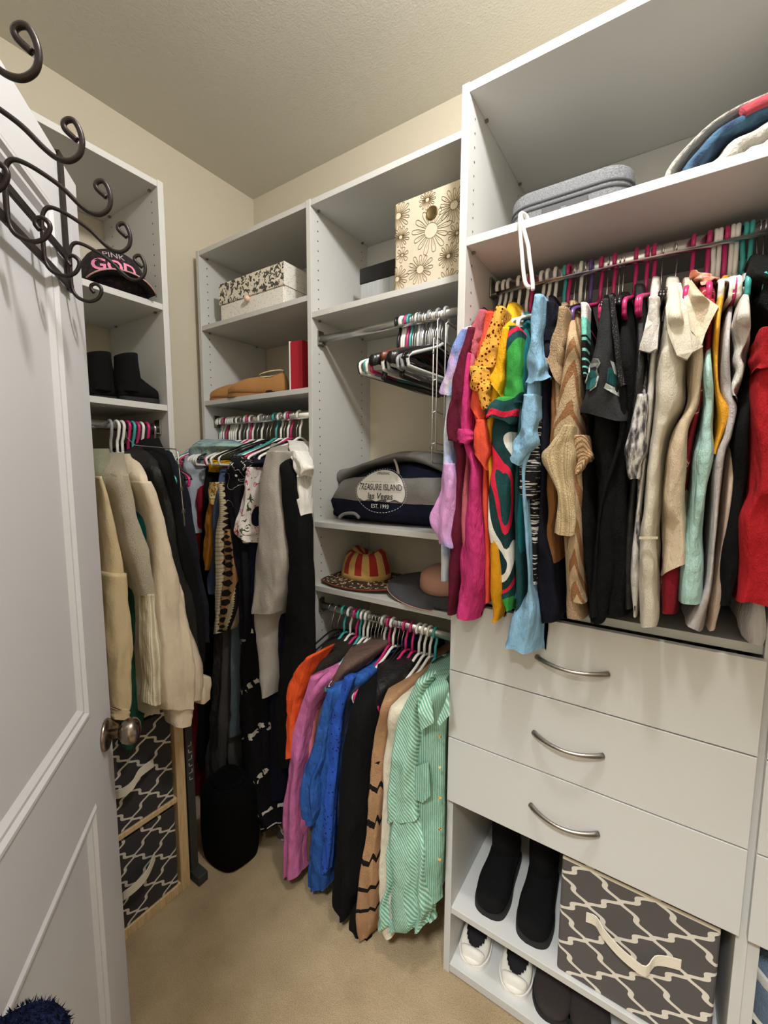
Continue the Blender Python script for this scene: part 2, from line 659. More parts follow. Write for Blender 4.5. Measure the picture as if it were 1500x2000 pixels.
# ================================================================== the door and its hook rack
DE, DD, DN = np.array([-1.048, 0.434, 0]), np.array([-0.783, 0.622, 0]), np.array([0.622, 0.783, 0])
def dp(s, n, z):
    return DE+DD*s+DN*n+np.array([0, 0, z])
def dbox(s0, s1, n0, n1, z0, z1):
    V, F = boxVF(s0, s1, n0, n1, z0, z1)
    return [dp(*v) for v in V], F
door = thing('door_1', 'white two-panel door swung open into the closet', None, tuple(dp(-0.38, 0, 0.01)), kind='structure')
DT, DWID = -0.035, 0.76
mk('stile', *dbox(-0.128, 0, DT, 0, 0.012, 2.03), DOORW, door)
mk('stile', *dbox(-DWID, -DWID+0.128, DT, 0, 0.012, 2.03), DOORW, door)
for z0, z1 in ((1.922, 2.03), (0.765, 0.955), (0.012, 0.20)):
    mk('rail', *dbox(-DWID+0.128, -0.128, DT, 0, z0, z1), DOORW, door)
for z0, z1 in ((0.955, 1.922), (0.20, 0.765)):
    s0, s1 = -DWID+0.128, -0.128
    mk('panel', *dbox(s0, s1, DT+0.008, -0.009, z0, z1), DOORW, door)
    parts = []
    prof = [(0.0, -0.0005), (0.006, 0.0035), (0.012, 0.0035), (0.018, -0.002), (0.024, -0.002), (0.034, -0.0092)]
    corners = [(s0, z0, 1, 1), (s1, z0, -1, 1), (s1, z1, -1, -1), (s0, z1, 1, -1)]
    rings = [[dp(cs+ds*w, nn, cz+dz*w) for w, nn in prof] for cs, cz, ds, dz in corners]
    V = [p for r in rings for p in r]
    k = len(prof)
    F = [(i*k+j, i*k+j+1, ((i+1) % 4)*k+j+1, ((i+1) % 4)*k+j) for i in range(4) for j in range(k-1)]
    mk('panel_molding', V, F, DOORW, door)
# knob
ks, kz = -0.046, 0.863
def lathe_n(prof, n=24):
    rings = []
    for r, h in prof:
        rings.append([dp(ks+r*math.cos(2*math.pi*j/n), h, kz+r*math.sin(2*math.pi*j/n)) for j in range(n)])
    return loftVF(rings)
kn = mk('knob', *lathe_n([(0.0105, 0.009), (0.0105, 0.026), (0.014, 0.030), (0.024, 0.036), (0.0285, 0.046), (0.029, 0.053), (0.026, 0.062), (0.018, 0.068), (0.008, 0.0705), (0.001, 0.071)]), NICKEL, door, smooth=True)
mk('rosette', *lathe_n([(0.034, 0.0), (0.035, 0.003), (0.033, 0.007), (0.026, 0.009), (0.012, 0.0095)]), NICKEL, door, smooth=True)
mk('latch_plate', *dbox(-0.0002, 0.0012, -0.03, -0.006, kz-0.028, kz+0.028), NICKEL, door)

rack = thing('hook_rack', 'dark iron over-the-door rack of scrolled double hooks', 'hook rack', tuple(dp(-0.33, 0.012, 1.76)))
for z in (1.846, 1.797):
    mk('bar', *dbox(-0.66, -0.085, 0.006, 0.011, z-0.007, z+0.007), BRONZE, rack, bevel=0.001)
for s in (-0.09, -0.655):
    mk('door_strap', *joinVF([dbox(s-0.009, s+0.009, 0.003, 0.006, 1.79, 2.034), dbox(s-0.009, s+0.009, DT-0.004, 0.006, 2.0315, 2.0345), dbox(s-0.009, s+0.009, DT-0.004, DT-0.001, 1.99, 2.0345)]), BRONZE, rack)
UP = [(.012, 1.790), (.012, 1.838), (.0145, 1.862), (.022, 1.8735), (.034, 1.8735), (.052, 1.866), (.078, 1.850), (.099, 1.830), (.112, 1.8215), (.124, 1.8215), (.134, 1.830), (.138, 1.842), (.137, 1.855), (.132, 1.866), (.126, 1.867), (.1205, 1.862), (.122, 1.855), (.133, 1.846)]
LOWH = [(.013, 1.838), (.0125, 1.812), (.0135, 1.790), (.020, 1.778), (.030, 1.7725), (.042, 1.7715), (.054, 1.778), (.0605, 1.790), (.060, 1.799), (.053, 1.8045), (.0455, 1.802), (.044, 1.795), (.0485, 1.788)]
for s in (-0.104, -0.220, -0.334, -0.449, -0.564):
    for nm, pr in (('upper_hook', UP), ('lower_hook', LOWH)):
        P = [dp(s, n, z) for n, z in smoothpath(pr, 5)]
        mk(nm, *tubeVF(P, 0.0033, 8), BRONZE, rack, smooth=True)

# ================================================================== hanging clothes
RODS = {'R': ('B', 1.20, 1.948), 'L': ('B', 1.175, 0.942), 'K': ('B', 1.20, 1.652), 'A': ('A', 1.455, 1.585)}
LIM = {'R': (-0.438, 0.60, YR, YR), 'L': (-1.056, -0.468, YM, YR), 'K': (-1.684, -1.086, YM, YM), 'A': (0.2, 0.802, -XF, -XF)}
WALLB = {'B': YB-0.03, 'A': -XL-0.03}


def toW(ax, a, b, z):
    return (a, b, z) if ax == 'B' else (-b, a, z)


def back_project(ax, x, y, b):
    if ax == 'B':
        P = onY(x, y, b)
        return P[0], P[2]
    P = onX(x, y, -b)
    return P[1], P[2]


def stripVF(rows, rod, yf, sh=1, depth=None, fold=0.004, seed=0, bx=0.0, n=44, k=7, taper=0.3, pw=0.55, nf=2.5, closed_top=True, wrk=0.0095):
    """a piece of cloth hung over a hanger: each row gives the two sides of its near edge (pixels), the cloth then runs back past the rod"""
    ax, rb, rz = RODS[rod]
    rs = random.Random(seed*7919+13)
    ph, ph2 = rs.uniform(0, 6.28), rs.uniform(0, 6.28)
    D = []
    for i, rw in enumerate(rows):
        if len(rw) == 3:
            yl, xl, yr, xr = rw[0], rw[1], rw[0], rw[2]
        else:
            yl, xl, yr, xr = rw
        f = yf if i >= sh else yf+(rb-0.065-yf)*(1-i/max(sh, 1))
        if depth is None:
            bk = min(2*rb-f, WALLB[ax])
        else:
            bk = f+depth*(1.0 if i >= sh else 0.75)
        aL, zL = back_project(ax, xl, yl, f+0.008)
        aR, zR = back_project(ax, xr, yr, f+0.008)
        D.append((aL, zL, aR, zR, f, bk))
    D = smoothpath(D, k)
    rings = []
    m = len(D)
    for i, (aL, zL, aR, zR, f, bk) in enumerate(D):
        v = i/(m-1)
        mid, half = (aL+aR)/2, max((aR-aL)/2, 0.005)
        zm, zs = (zL+zR)/2, (zR-zL)/2
        amp = fold*min(1.0, 0.25+1.2*v)*min(1.0, half/0.015)
        ring = []
        for j in range(n):
            th = 2*math.pi*(j+0.5)/n
            x_, y_ = sgp(math.sin(th), pw), -sgp(math.cos(th), pw)
            t = (y_+1)/2
            w = half*(1-taper*t)
            b = f+(bk-f)*t
            a = mid+x_*w+bx*t
            a += amp*math.sin(2*math.pi*nf*t+ph+3.0*v)*(0.3+0.7*t)
            a += 0.6*amp*math.sin(5*v*3.1+ph2+x_*1.5)
            if half > 0.022:
                b += amp*1.6*math.sin(x_*math.pi*(half/0.022)+ph2+1.5*v)*(1-t)
            z = zm+zs*x_+amp*0.8*math.sin(th*3+ph)*(1 if v > 0.8 else 0)
            nz = noise.noise(Vector((a*24+seed, z*6.0, b*8)))
            n2 = noise.noise(Vector((a*55, z*20+seed*1.7, b*30)))
            wa = wrk*min(1.0, half/0.016)*min(1.0, 0.3+2*v)
            a += x_*wa*(0.8*nz+0.35*n2)
            b -= (1-t)*wa*(1.3*nz+0.5*n2)
            if rod == 'R' and z < 1.142:
                b = min(b, YR-0.024)
            if rod == 'A' and z < 0.72:
                b = min(b, 1.295)
            lo_, hi_, fl_, fh_ = LIM[rod]
            a = min(max(a, lo_-max(0.0, fl_-0.012-b)*1.2), hi_+max(0.0, fh_-0.012-b)*1.2)
            ring.append(toW(ax, a, b, z))
        rings.append(ring)
    V, F = loftVF(rings, closed_top, False)
    return V, F, [((j/n+0.5) % 1.0, i/(m-1)) for i in range(m) for j in range(n)]


def ringtrim(rows, rod, yf, depth, seed=0):
    return stripVF(rows, rod, yf, 0, depth, 0.001, seed, k=3, closed_top=False)


GCOUNT = [0]


def garment(name, label, cat, rod, yf, m, rows, sh=1, depth=None, fold=0.004, bx=0.0, parts=(), group=None, taper=0.3, nf=2.5, top=True):
    GCOUNT[0] += 1
    sd = GCOUNT[0]
    V, F, uv = stripVF(rows, rod, yf, sh, depth, fold, sd, bx, taper=taper, nf=nf, closed_top=top)
    c = np.mean(np.array(V), axis=0)
    zb = min(v[2] for v in V)
    g = thing(name, label, cat, (c[0], c[1], zb), group)
    mk('body', V, F, m, g, smooth=True, uv=uv)
    for p in parts:
        q = dict(sh=0, depth=0.07, fold=0.003, m=m, yf=yf-0.01, taper=0.1, nf=1.0, label=None)
        q.update(p)
        V, F, uv = stripVF(q['rows'], rod, q['yf'], q['sh'], q['depth'], q['fold'], sd*10+len(q['rows']), taper=q['taper'], nf=q['nf'], closed_top=q.get('top', True))
        o = mk(q['name'], V, F, q['m'], g, smooth=True, uv=uv)
        if q['label']:
            o['label'] = q['label']
    return g


def flatpiece(name, g, rod, yf, poly, m, th=0.004):
    """a flat sewn-on piece; poly = (px, py, offset toward the wall)"""
    ax = RODS[rod][0]
    n = len(poly)
    V = []
    for off in (0.0, th):
        for q in poly:
            b = yf+(q[2] if len(q) > 2 else 0.0)
            a, z = back_project(ax, q[0], q[1], b)
            V.append(toW(ax, a, b+off, z))
    F = [tuple(range(n)), tuple(range(n, 2*n))[::-1]]+[(i, n+i, n+(i+1) % n, (i+1) % n) for i in range(n)]
    return mk(name, V, F, m, g)


# ------------------------------------------------------------------ fabrics
BLK = fab('black', (9, 9, 10), wr=0.9)
BLK2 = fab('black_knit', (13, 12, 13), weave=0.6)
BLK3 = fab('black_glossy', (9, 9, 11), rough=0.55, spec=0.5)
NAVY = fab('navy', (17, 18, 32))
NAVY2 = fab('dark_indigo', (18, 19, 42))
MAROON = fab('maroon', (96, 24, 48))
ROSE = fab('dusty_rose', (196, 104, 120))
HOT = fab('hot_pink', (204, 58, 126), wr=1.5)
CORAL = fab('coral', (226, 84, 60))
MUST = fab('mustard', (214, 150, 28))
YEL = fab('yellow', (236, 178, 32))
TEAL = fab('teal', (30, 112, 122))
DTEAL = fab('dark_teal', (32, 74, 78))
LBLUE = fab('light_blue', (138, 182, 214), wr=1.2)
TAUPE = fab('taupe_knit', (188, 160, 128), weave=0.9)
BROWN = fab('brown', (140, 96, 58))
CREAM = fab('cream', (208, 201, 186), wr=0.6)
CREAM2 = fab('cream_satin', (206, 188, 162), rough=0.42, spec=0.5, wr=0.8)
IVORY = fab('ivory', (214, 205, 184))
MINT = fab('mint_satin', (168, 206, 202), rough=0.45, spec=0.5, wr=1.4)
GREYL = fab('pale_grey', (186, 182, 184))
GREYW = fab('heather_white', (200, 196, 190), wr=1.5)
RED = fab('red', (168, 28, 36))
ORANGE = fab('orange', (238, 92, 44))
OLIVEK = fab('dark_olive', (44, 38, 32))
MAUVE = fab('mauve_pink', (206, 116, 170))
SALM = fab('salmon', (226, 130, 142))
TPB = fab('brown_taupe', (104, 82, 74))
SLATE = fab('slate_blue', (74, 86, 118))
CAMEL = fab('camel', (178, 138, 100))
GREYH = fab('heather_grey', (186, 180, 172), weave=0.6, wr=0.5)
CHAR = fab('charcoal', (72, 70, 70))
DENIM = fab('faded_denim', (92, 108, 122), weave=0.6)
SAGE = fab('sage_fleece', (178, 180, 150), weave=1.2)
TANH = fab('tan_fleece', (206, 186, 148), wr=0.5)
CRKN = fab('cream_fleece', (226, 214, 190), weave=1.6, wr=0.4)
OAT = fab('oatmeal_fleece', (220, 204, 180), wr=0.5)
FOREST = fab('forest_green', (26, 66, 52))
PETROL = fab('petrol_green', (20, 104, 104))
DGREY = fab('dark_grey_jacket', (52, 56, 58))
WHITEF = fab('white_cotton', (236, 234, 228))
DKRED = fab('dark_red', (122, 18, 30))
SILV = fab('light_steel', (168, 176, 190), rough=0.5)
OCHRE = fab('ochre', (178, 116, 44))


def p_tiedye(c):
    return c.ramp(c.noise(9, 3, dist=1.5), [(0.3, (148, 150, 214)), (0.43, (120, 146, 210)), (0.5, (196, 170, 222)), (0.58, (226, 216, 236)), (0.7, (150, 178, 224))], False)


TIED = fab('tie_dye', (0, 0, 0), pat=p_tiedye)


def p_tiepink(c):
    return c.ramp(c.noise(10, 3, dist=1.0), [(0.35, (222, 160, 218)), (0.52, (214, 168, 224)), (0.66, (158, 164, 220))], False)


TIEP = fab('pink_tie_dye', (0, 0, 0), pat=p_tiepink)


def p_white_tie(c):
    return c.ramp(c.noise(12, 3, dist=1.0), [(0.35, (228, 232, 240)), (0.55, (196, 208, 230)), (0.7, (150, 170, 212))], False)


TIEW = fab('white_blue_tie_dye', (0, 0, 0), pat=p_white_tie)


def p_waves(c):
    n = c.noise(5.2, 0, st=(1.6, 0.5, 0.75), dist=0.7)
    return c.ramp(n, [(0.0, (22, 52, 60)), (0.33, (240, 240, 232)), (0.385, (28, 60, 62)), (0.455, (222, 40, 74)), (0.492, (30, 74, 76)), (0.55, (62, 158, 72)), (0.68, (24, 38, 48))])


WAVES = fab('green_wave_print', (0, 0, 0), pat=p_waves, var=0.04)


def p_leaf(c):
    s = (c.v*9-c.s.abs()*1.5+c.noise(9, 2)*0.8).fract()
    n = c.noise(26, 3)
    return c.mix((s+n*0.5).gt(0.82), lin((214, 186, 150)), lin((168, 122, 84)))


LEAF = fab('leaf_knit', (0, 0, 0), pat=p_leaf, weave=0.8)


def p_rib(c):
    return c.mix(((c.s*22).sin()*0.5+0.5), lin((196, 172, 132)), lin((226, 206, 168)))


RIB = fab('ribbed_beige', (0, 0, 0), pat=p_rib, weave=0.8, wr=0.5)


def p_mintblack(c):
    s = (c.v*9).fract().lt(0.28)*c.v.gt(0.42)
    top = c.v.lt(0.22)
    mid = c.v.lt(0.42)*c.v.gt(0.22)
    col = c.mix(s, lin((20, 20, 22)), lin((130, 206, 196)))
    col = c.mix(mid, col, lin((130, 214, 200)))
    return c.mix(top, col, lin((236, 236, 232)))


MINTB = fab('black_mint_bands', (0, 0, 0), pat=p_mintblack)


def p_marl(c):
    n = c.noise(55, 2, st=(0.35, 0.35, 4.0))
    return c.mix(n.gt(0.58), lin((24, 24, 28)), lin((206, 202, 200)))


MARL = fab('black_white_marl', (0, 0, 0), pat=p_marl)


def p_glit(c):
    return c.mix(c.voro(420).lt(0.16), lin((26, 26, 28)), lin((190, 190, 195)))


GLIT = fab('black_glitter', (0, 0, 0), pat=p_glit, rough=0.5)


def p_silver(c):
    n = c.noise(60, 3, st=(2, 2, 0.6))
    return c.ramp(n, [(0.4, (60, 60, 62)), (0.52, (150, 148, 148)), (0.6, (206, 204, 202))], False)


SILVM = fab('silver_marl', (0, 0, 0), pat=p_silver, rough=0.5)


def p_sheer(c):
    n = c.noise(22, 2, dist=0.8)
    return c.ramp(n, [(0.4, (120, 22, 36)), (0.55, (168, 50, 58)), (0.62, (226, 190, 184)), (0.66, (130, 30, 44))])


SHEER = fab('red_sheer_floral', (0, 0, 0), pat=p_sheer)


def p_peach(c):
    return c.ramp(c.noise(30, 2), [(0.4, (236, 140, 110)), (0.55, (244, 190, 170)), (0.65, (226, 110, 90))], False)


PEACH = fab('peach_frill', (0, 0, 0), pat=p_peach)


def p_stripe(c):
    s = ((c.x*0.62+c.y*0.3+c.z*0.5)*980).sin()
    return c.mix(s.gt(0.1), lin((110, 170, 142)), lin((188, 212, 198)))


STRIPE = fab('mint_pinstripe', (0, 0, 0), pat=p_stripe, var=0.05, wr=0.8)


def p_stripe2(c):
    s = ((c.x*0.95+c.y*0.7)*1000).sin()
    return c.mix(s.gt(0.1), lin((108, 160, 136)), lin((160, 190, 174)))


STRIPE2 = fab('mint_pinstripe_upright', (0, 0, 0), pat=p_stripe2, var=0.05, wr=0.8)


def p_camelstripe(c):
    w = (c.v*12+(c.s*4.2).sin().abs()*0.22).fract()
    return c.mix(w.lt(0.17)*c.v.gt(0.42)*c.v.lt(0.88), lin((186, 144, 106)), lin((22, 18, 18)))


CAMST = fab('camel_black_waves', (0, 0, 0), pat=p_camelstripe, weave=0.7)


def p_blue(c):
    return c.ramp(c.noise(14, 3), [(0.3, (40, 84, 160)), (0.7, (52, 100, 178))], False)


BLUE = fab('cobalt_blue', (50, 104, 194), pat=p_blue, wr=1.3)


def p_blueeye(c):
    h = c.voro(85, st=(1, 1, 0.8)).lt(0.2)
    return c.mix(h, lin((44, 84, 178)), lin((16, 26, 72)))


BLUEE = fab('blue_eyelet', (0, 0, 0), pat=p_blueeye)


def p_zig(c):
    t = ((c.s*3.0).sin()*0.16+c.v*9+c.noise(26, 3)*0.25).fract()
    msk = c.noise(34, 2, st=(1, 1, 1)).gt(0.47)
    return c.mix(t.lt(0.13)*msk, lin((16, 16, 20)), lin((214, 210, 200)))


ZIG = fab('black_white_zigzag', (0, 0, 0), pat=p_zig, var=0.0)


def p_branch(c):
    l = (c.noise(16, 2, dist=1.2)-0.5).abs().lt(0.006)
    d = c.voro(22).lt(0.10)
    return c.mix((l+d).mn(1.0)*c.v.lt(0.5), lin((16, 16, 22)), lin((226, 224, 216)))


BRANCH = fab('black_white_sprig', (0, 0, 0), pat=p_branch, var=0.0)


def p_floral(c):
    n = c.noise(34, 2, dist=1.0)
    return c.ramp(n, [(0.0, (70, 84, 60)), (0.36, (232, 224, 218)), (0.58, (232, 224, 218)), (0.62, (176, 60, 100)), (0.66, (226, 190, 204))])


FLOR = fab('white_floral_satin', (0, 0, 0), pat=p_floral, rough=0.45)


def p_aztec(c):
    # knit rows, then a brown band of dark diamonds and a dark saw edge on the right
    tri = ((c.v*19).fract()-0.5).abs()*2.0
    s = c.s
    cream = c.mix((c.v*330).sin().gt(0.55), lin((214, 200, 166)), lin((176, 160, 128)))
    saw = (s-0.25-tri*0.45).gt(0)*s.lt(1.6)
    return c.mix(saw, cream, lin((34, 26, 26)))


AZT = fab('cream_aztec_knit', (0, 0, 0), pat=p_aztec, weave=0.8, wr=0.3)


def p_aztec2(c):
    d = ((c.v*13).fract()-0.5).abs()*1.1+c.s.abs()*0.42
    return c.mix(d.lt(0.42), lin((172, 130, 86)), lin((34, 26, 28)))


AZTB = fab('brown_diamond_band', (0, 0, 0), pat=p_aztec2, weave=0.8, wr=0.3)


def p_pattern(c):
    return c.ramp(c.noise(60, 2), [(0.4, (196, 160, 90)), (0.52, (120, 84, 40)), (0.6, (206, 190, 140))])


PATT = fab('gold_pattern', (0, 0, 0), pat=p_pattern)


def p_bluegreen(c):
    return c.ramp(c.noise(13, 3, dist=0.8), [(0.35, (70, 96, 160)), (0.46, (150, 176, 196)), (0.56, (178, 206, 196)), (0.68, (120, 190, 150))], False)


BLGR = fab('blue_green_tie_dye', (0, 0, 0), pat=p_bluegreen)


def a_lace(c):
    return c.voro(120).gt(0.33)


LACE = fab('mustard_lace', (232, 172, 74), alpha=a_lace)


def p_jersey(c):
    return c.mix(c.voro(600).lt(0.25), lin((46, 48, 50)), lin((24, 25, 27)))


JERS = fab('charcoal_jersey', (0, 0, 0), pat=p_jersey, wr=0.6)

# ------------------------------------------------------------------ clothes on the right-hand rod (left to right)
garment('tshirt', 'lavender and blue tie-dye tee at the left end of the right rod', 't-shirt', 'R', 0.955, TIEW,
        [(640, 903, 913), (700, 884, 906), (770, 862, 892), (850, 862, 888), (950, 862, 888), (1050, 854, 884), (1138, 853, 879)], bx=0.02, parts=[
    dict(name='sleeve', rows=[(642, 902, 914), (683, 881, 908), (725, 866, 902), (768, 1, 1)][:3]+[(768, 854, 772, 884)], m=TIED, yf=0.94, depth=0.09),
    dict(name='hem_fold', rows=[(905, 866, 884), (940, 858, 889), (985, 845, 888), (1022, 837, 1010, 886), (1062, 856, 1070, 884)], m=TIEP, yf=0.935, depth=0.06)])
garment('tshirt', 'maroon short-sleeved tee beside the tie-dye tee', 't-shirt', 'R', 0.955, MAROON,
        [(606, 919, 932), (700, 893, 912), (826, 876, 904), (900, 884, 912), (1000, 883, 906), (1100, 876, 900), (1200, 868, 1203, 886)], parts=[
    dict(name='sleeve', rows=[(640, 912, 930), (720, 890, 915), (800, 873, 908), (858, 869, 868, 906)], yf=0.94, depth=0.09)])
garment('tshirt', 'dusty rose tee with a curled sleeve on the right rod', 't-shirt', 'R', 0.965, ROSE,
        [(604, 937, 951), (680, 918, 936), (800, 905, 922), (950, 900, 920), (1100, 900, 915)], parts=[
    dict(name='sleeve', rows=[(606, 936, 951), (640, 916, 946), (668, 905, 941), (672, 905, 700, 932)], yf=0.945, depth=0.08)])
garment('blouse', 'hot pink long blouse with sheen on the right rod', 'blouse', 'R', 0.945, HOT,
        [(690, 910, 924), (760, 902, 924), (850, 896, 921), (920, 905, 946), (1025, 895, 946), (1112, 885, 953), (1160, 883, 948), (1202, 882, 1214, 926)], fold=0.006, sh=0, parts=[
    dict(name='sleeve_knot', rows=[(838, 893, 915), (852, 889, 921), (866, 894, 915)], yf=0.93, depth=0.05)])
garment('blouse', 'coral orange blouse next to the hot pink one', 'blouse', 'R', 0.955, CORAL,
        [(606, 949, 967), (680, 937, 962), (780, 920, 950), (880, 930, 956), (980, 936, 958), (1100, 942, 960), (1178, 944, 960)], parts=[
    dict(name='sleeve', rows=[(610, 948, 966), (650, 940, 962), (690, 932, 960), (780, 919, 950), (800, 918, 826, 943)], yf=0.942, depth=0.07),
    dict(name='hem_flap', rows=[(820, 930, 948), (860, 927, 956), (882, 928, 918, 952)], yf=0.938, depth=0.05)])
garment('blouse', 'mustard blouse with scalloped lace sleeve on the right rod', 'blouse', 'R', 0.95, MUST,
        [(598, 970, 986), (660, 962, 980), (740, 950, 972), (860, 945, 962), (1000, 950, 985), (1170, 952, 986), (1213, 955, 979)], parts=[
    dict(name='lace_sleeve', rows=[(600, 968, 986), (650, 950, 976), (690, 930, 970), (717, 918, 962)], m=LACE, yf=0.935, depth=0.07, label='openwork lace sleeve'),
    dict(name='crochet_trim', rows=[(716, 917, 952), (738, 918, 956), (758, 922, 956), (775, 938, 956), (800, 944, 954)], m=LACE, yf=0.932, depth=0.05, fold=0.006)])
garment('tshirt', 'bright yellow short-sleeved top on the right rod', 't-shirt', 'R', 0.95, YEL,
        [(592, 988, 1014), (640, 979, 1004), (700, 966, 990), (740, 956, 986), (800, 948, 974), (862, 944, 962)], parts=[
    dict(name='sleeve', rows=[(640, 980, 1000), (690, 966, 990), (735, 955, 985), (745, 958, 772, 978)], yf=0.936, depth=0.07)])
garment('blouse', 'green, red and white wave print blouse on the right rod', 'blouse', 'R', 0.95, WAVES,
        [(604, 1000, 1020), (680, 988, 1020), (760, 981, 1020), (830, 960, 1010), (900, 952, 1006), (980, 942, 1003), (1050, 947, 1003), (1112, 955, 1002), (1170, 968, 1002), (1188, 979, 1196, 1001)], fold=0.005, parts=[
    dict(name='sleeve', rows=[(638, 990, 1014), (700, 984, 1018), (760, 979, 1020), (788, 976, 1022)], yf=0.938, depth=0.09),
    dict(name='cuff', rows=[(776, 970, 1016), (800, 950, 1014), (815, 952, 828, 1000)], yf=0.932, depth=0.07)])
garment('tshirt', 'teal short-sleeved top behind the wave print blouse', 't-shirt', 'R', 0.965, TEAL,
        [(611, 1022, 1037), (690, 1013, 1030), (800, 1010, 1028), (900, 1003, 1020), (1000, 1003, 1025), (1130, 1003, 1024), (1170, 1003, 1024)])
garment('dress', 'dark green and black top with a curved hem on the right rod', 'top', 'R', 0.962, DTEAL,
        [(640, 1016, 1030), (780, 1012, 1026), (900, 1004, 1020), (1050, 1003, 1022), (1130, 1002, 1026), (1200, 1002, 1028)])
garment('blouse', 'light blue flutter-sleeved blouse hung from the shelf edge', 'blouse', 'R', 0.93, LBLUE,
        [(575, 1042, 1063), (640, 1033, 1058), (720, 1024, 1056), (800, 1017, 1052), (880, 1004, 1044), (930, 1014, 1032), (1050, 1022, 1038), (1150, 1026, 1042), (1205, 992, 1056), (1240, 980, 1062), (1258, 977, 1286, 1058)], fold=0.005, parts=[
    dict(name='flutter_sleeve', rows=[(577, 1042, 1064), (640, 1034, 1058), (700, 1024, 1064), (752, 1018, 736, 1073)], yf=0.915, depth=0.10, fold=0.006),
    dict(name='tie_sleeve', rows=[(770, 1020, 1054), (820, 1016, 1052), (866, 1002, 1046), (897, 995, 908, 1022)], yf=0.918, depth=0.07, fold=0.006)])
garment('cardigan', 'black and white marled cardigan on the right rod', 'cardigan', 'R', 0.955, MARL,
        [(640, 1056, 1064), (780, 1050, 1060), (880, 1046, 1058), (960, 1030, 1054), (1050, 1032, 1052), (1140, 1036, 1052)], parts=[
    dict(name='sleeve', rows=[(860, 1042, 1052), (905, 1018, 1050), (950, 1016, 1048), (975, 1026, 1046)], yf=0.94, depth=0.06)])
garment('tshirt', 'navy tee with white edged hem on the right rod', 't-shirt', 'R', 0.958, NAVY,
        [(579, 1069, 1086), (661, 1058, 1086), (760, 1056, 1072), (900, 1052, 1070), (1000, 1050, 1070), (1100, 1042, 1090), (1190, 1042, 1106), (1222, 1052, 1214, 1100)], parts=[
    dict(name='sleeve', rows=[(590, 1066, 1086), (630, 1060, 1086), (670, 1057, 662, 1084)], yf=0.944, depth=0.07)])
garment('sweater', 'brown fine-knit sweater between navy tee and leaf sweater', 'sweater', 'R', 0.968, BROWN,
        [(620, 1084, 1098), (760, 1072, 1096), (940, 1064, 1092), (1020, 1060, 1092), (1096, 1056, 1093)])
garment('sweater', 'taupe open-knit sweater with cap sleeve on the right rod', 'sweater', 'R', 0.955, TAUPE,
        [(592, 1094, 1112), (660, 1086, 1108), (760, 1080, 1100), (950, 1092, 1120), (1100, 1098, 1138), (1208, 1104, 1145)], parts=[
    dict(name='cap_sleeve', rows=[(600, 1090, 1110), (650, 1078, 1106), (697, 1060, 1100), (700, 1061, 756, 1094)], yf=0.938, depth=0.08)])
garment('sweater', 'tan sweater with brown fern pattern on the right rod', 'sweater', 'R', 0.945, LEAF,
        [(588, 1110, 1129), (650, 1104, 1135), (717, 1096, 1140), (800, 1072, 1146), (850, 1066, 1150), (920, 1080, 1140), (1050, 1094, 1142), (1120, 1100, 1145), (1176, 1112, 1145)], parts=[
    dict(name='sleeve', rows=[(850, 1112, 1150), (880, 1116, 1157), (900, 1118, 1154), (926, 1120, 1132)], yf=0.932, depth=0.07),
    dict(name='ribbed_cuff', rows=[(830, 1100, 1121), (866, 1072, 1121), (900, 1055, 1121), (970, 1082, 1122), (1042, 1075, 1046, 1127)], m=RIB, yf=0.918, depth=0.06, label='cream ribbed sleeve')])
garment('sweater', 'black sweater with mint and white banded sleeve', 'sweater', 'R', 0.955, BLK2,
        [(590, 1132, 1150), (700, 1130, 1150), (800, 1136, 1158), (1000, 1126, 1158), (1215, 1146, 1166)], parts=[
    dict(name='sleeve', rows=[(592, 1133, 1149), (640, 1134, 1148), (700, 1136, 1148), (738, 1138, 1149)], m=MINTB, yf=0.938, depth=0.06)])
jersey = garment('jersey', 'charcoal sports jersey with teal emblem on its sleeve', 'jersey', 'R', 0.95, BLK,
        [(578, 1178, 1192), (700, 1160, 1200), (830, 1150, 1212), (950, 1152, 1225), (1100, 1148, 1216), (1212, 1146, 1182)], parts=[
    dict(name='sleeve', rows=[(585, 1176, 1194), (650, 1164, 1200), (720, 1150, 1208), (775, 1139, 1215), (806, 1130, 824, 1222)], m=JERS, yf=0.925, depth=0.11)])
jsl = [c for c in jersey.children if c.name.startswith('sleeve')][0]
jb = bvh_of([jsl])


def sew(name, poly, m, off):
    P_ = []
    for x, y in poly:
        a, z = back_project('B', x, y, 0.93)
        P_.append((a, 0.3, z))
    W_ = conform(P_, jb, (0, 1, 0), off, (0, 0.945, 0))
    c0_ = tuple(np.mean(np.array(W_), axis=0))
    n = len(W_)
    return mk(name, W_+[c0_], [(i, (i+1) % n, n) for i in range(n)], m, jersey)


TEALP = fab('emblem_teal', (38, 96, 98))
PALEP = fab('emblem_pale_grey', (196, 204, 200))
sew('emblem_outline', [(1141, 762), (1141, 745), (1149, 726), (1150, 712), (1160, 702), (1171, 704), (1175, 712), (1168, 724), (1172, 738), (1167, 758), (1154, 767)], PALEP, 0.006)
sew('emblem', [(1143, 759), (1144, 745), (1151, 732), (1158, 725), (1165, 728), (1169, 739), (1164, 756), (1153, 764)], TEALP, 0.010)
sew('emblem_head', [(1152, 720), (1153, 711), (1161, 704), (1170, 706), (1172, 712), (1164, 720)], fab('emblem_grey', (112, 116, 112)), 0.010)
sew('sleeve_stripe', [(1193, 706), (1200, 708), (1207, 734), (1200, 730)], PALEP, 0.008)
sew('sleeve_stripe', [(1189, 722), (1194, 718), (1207, 735), (1210, 758), (1186, 748)], TEALP, 0.008)
sew('sleeve_stripe', [(1185, 750), (1210, 760), (1213, 776), (1181, 760)], PALEP, 0.008)
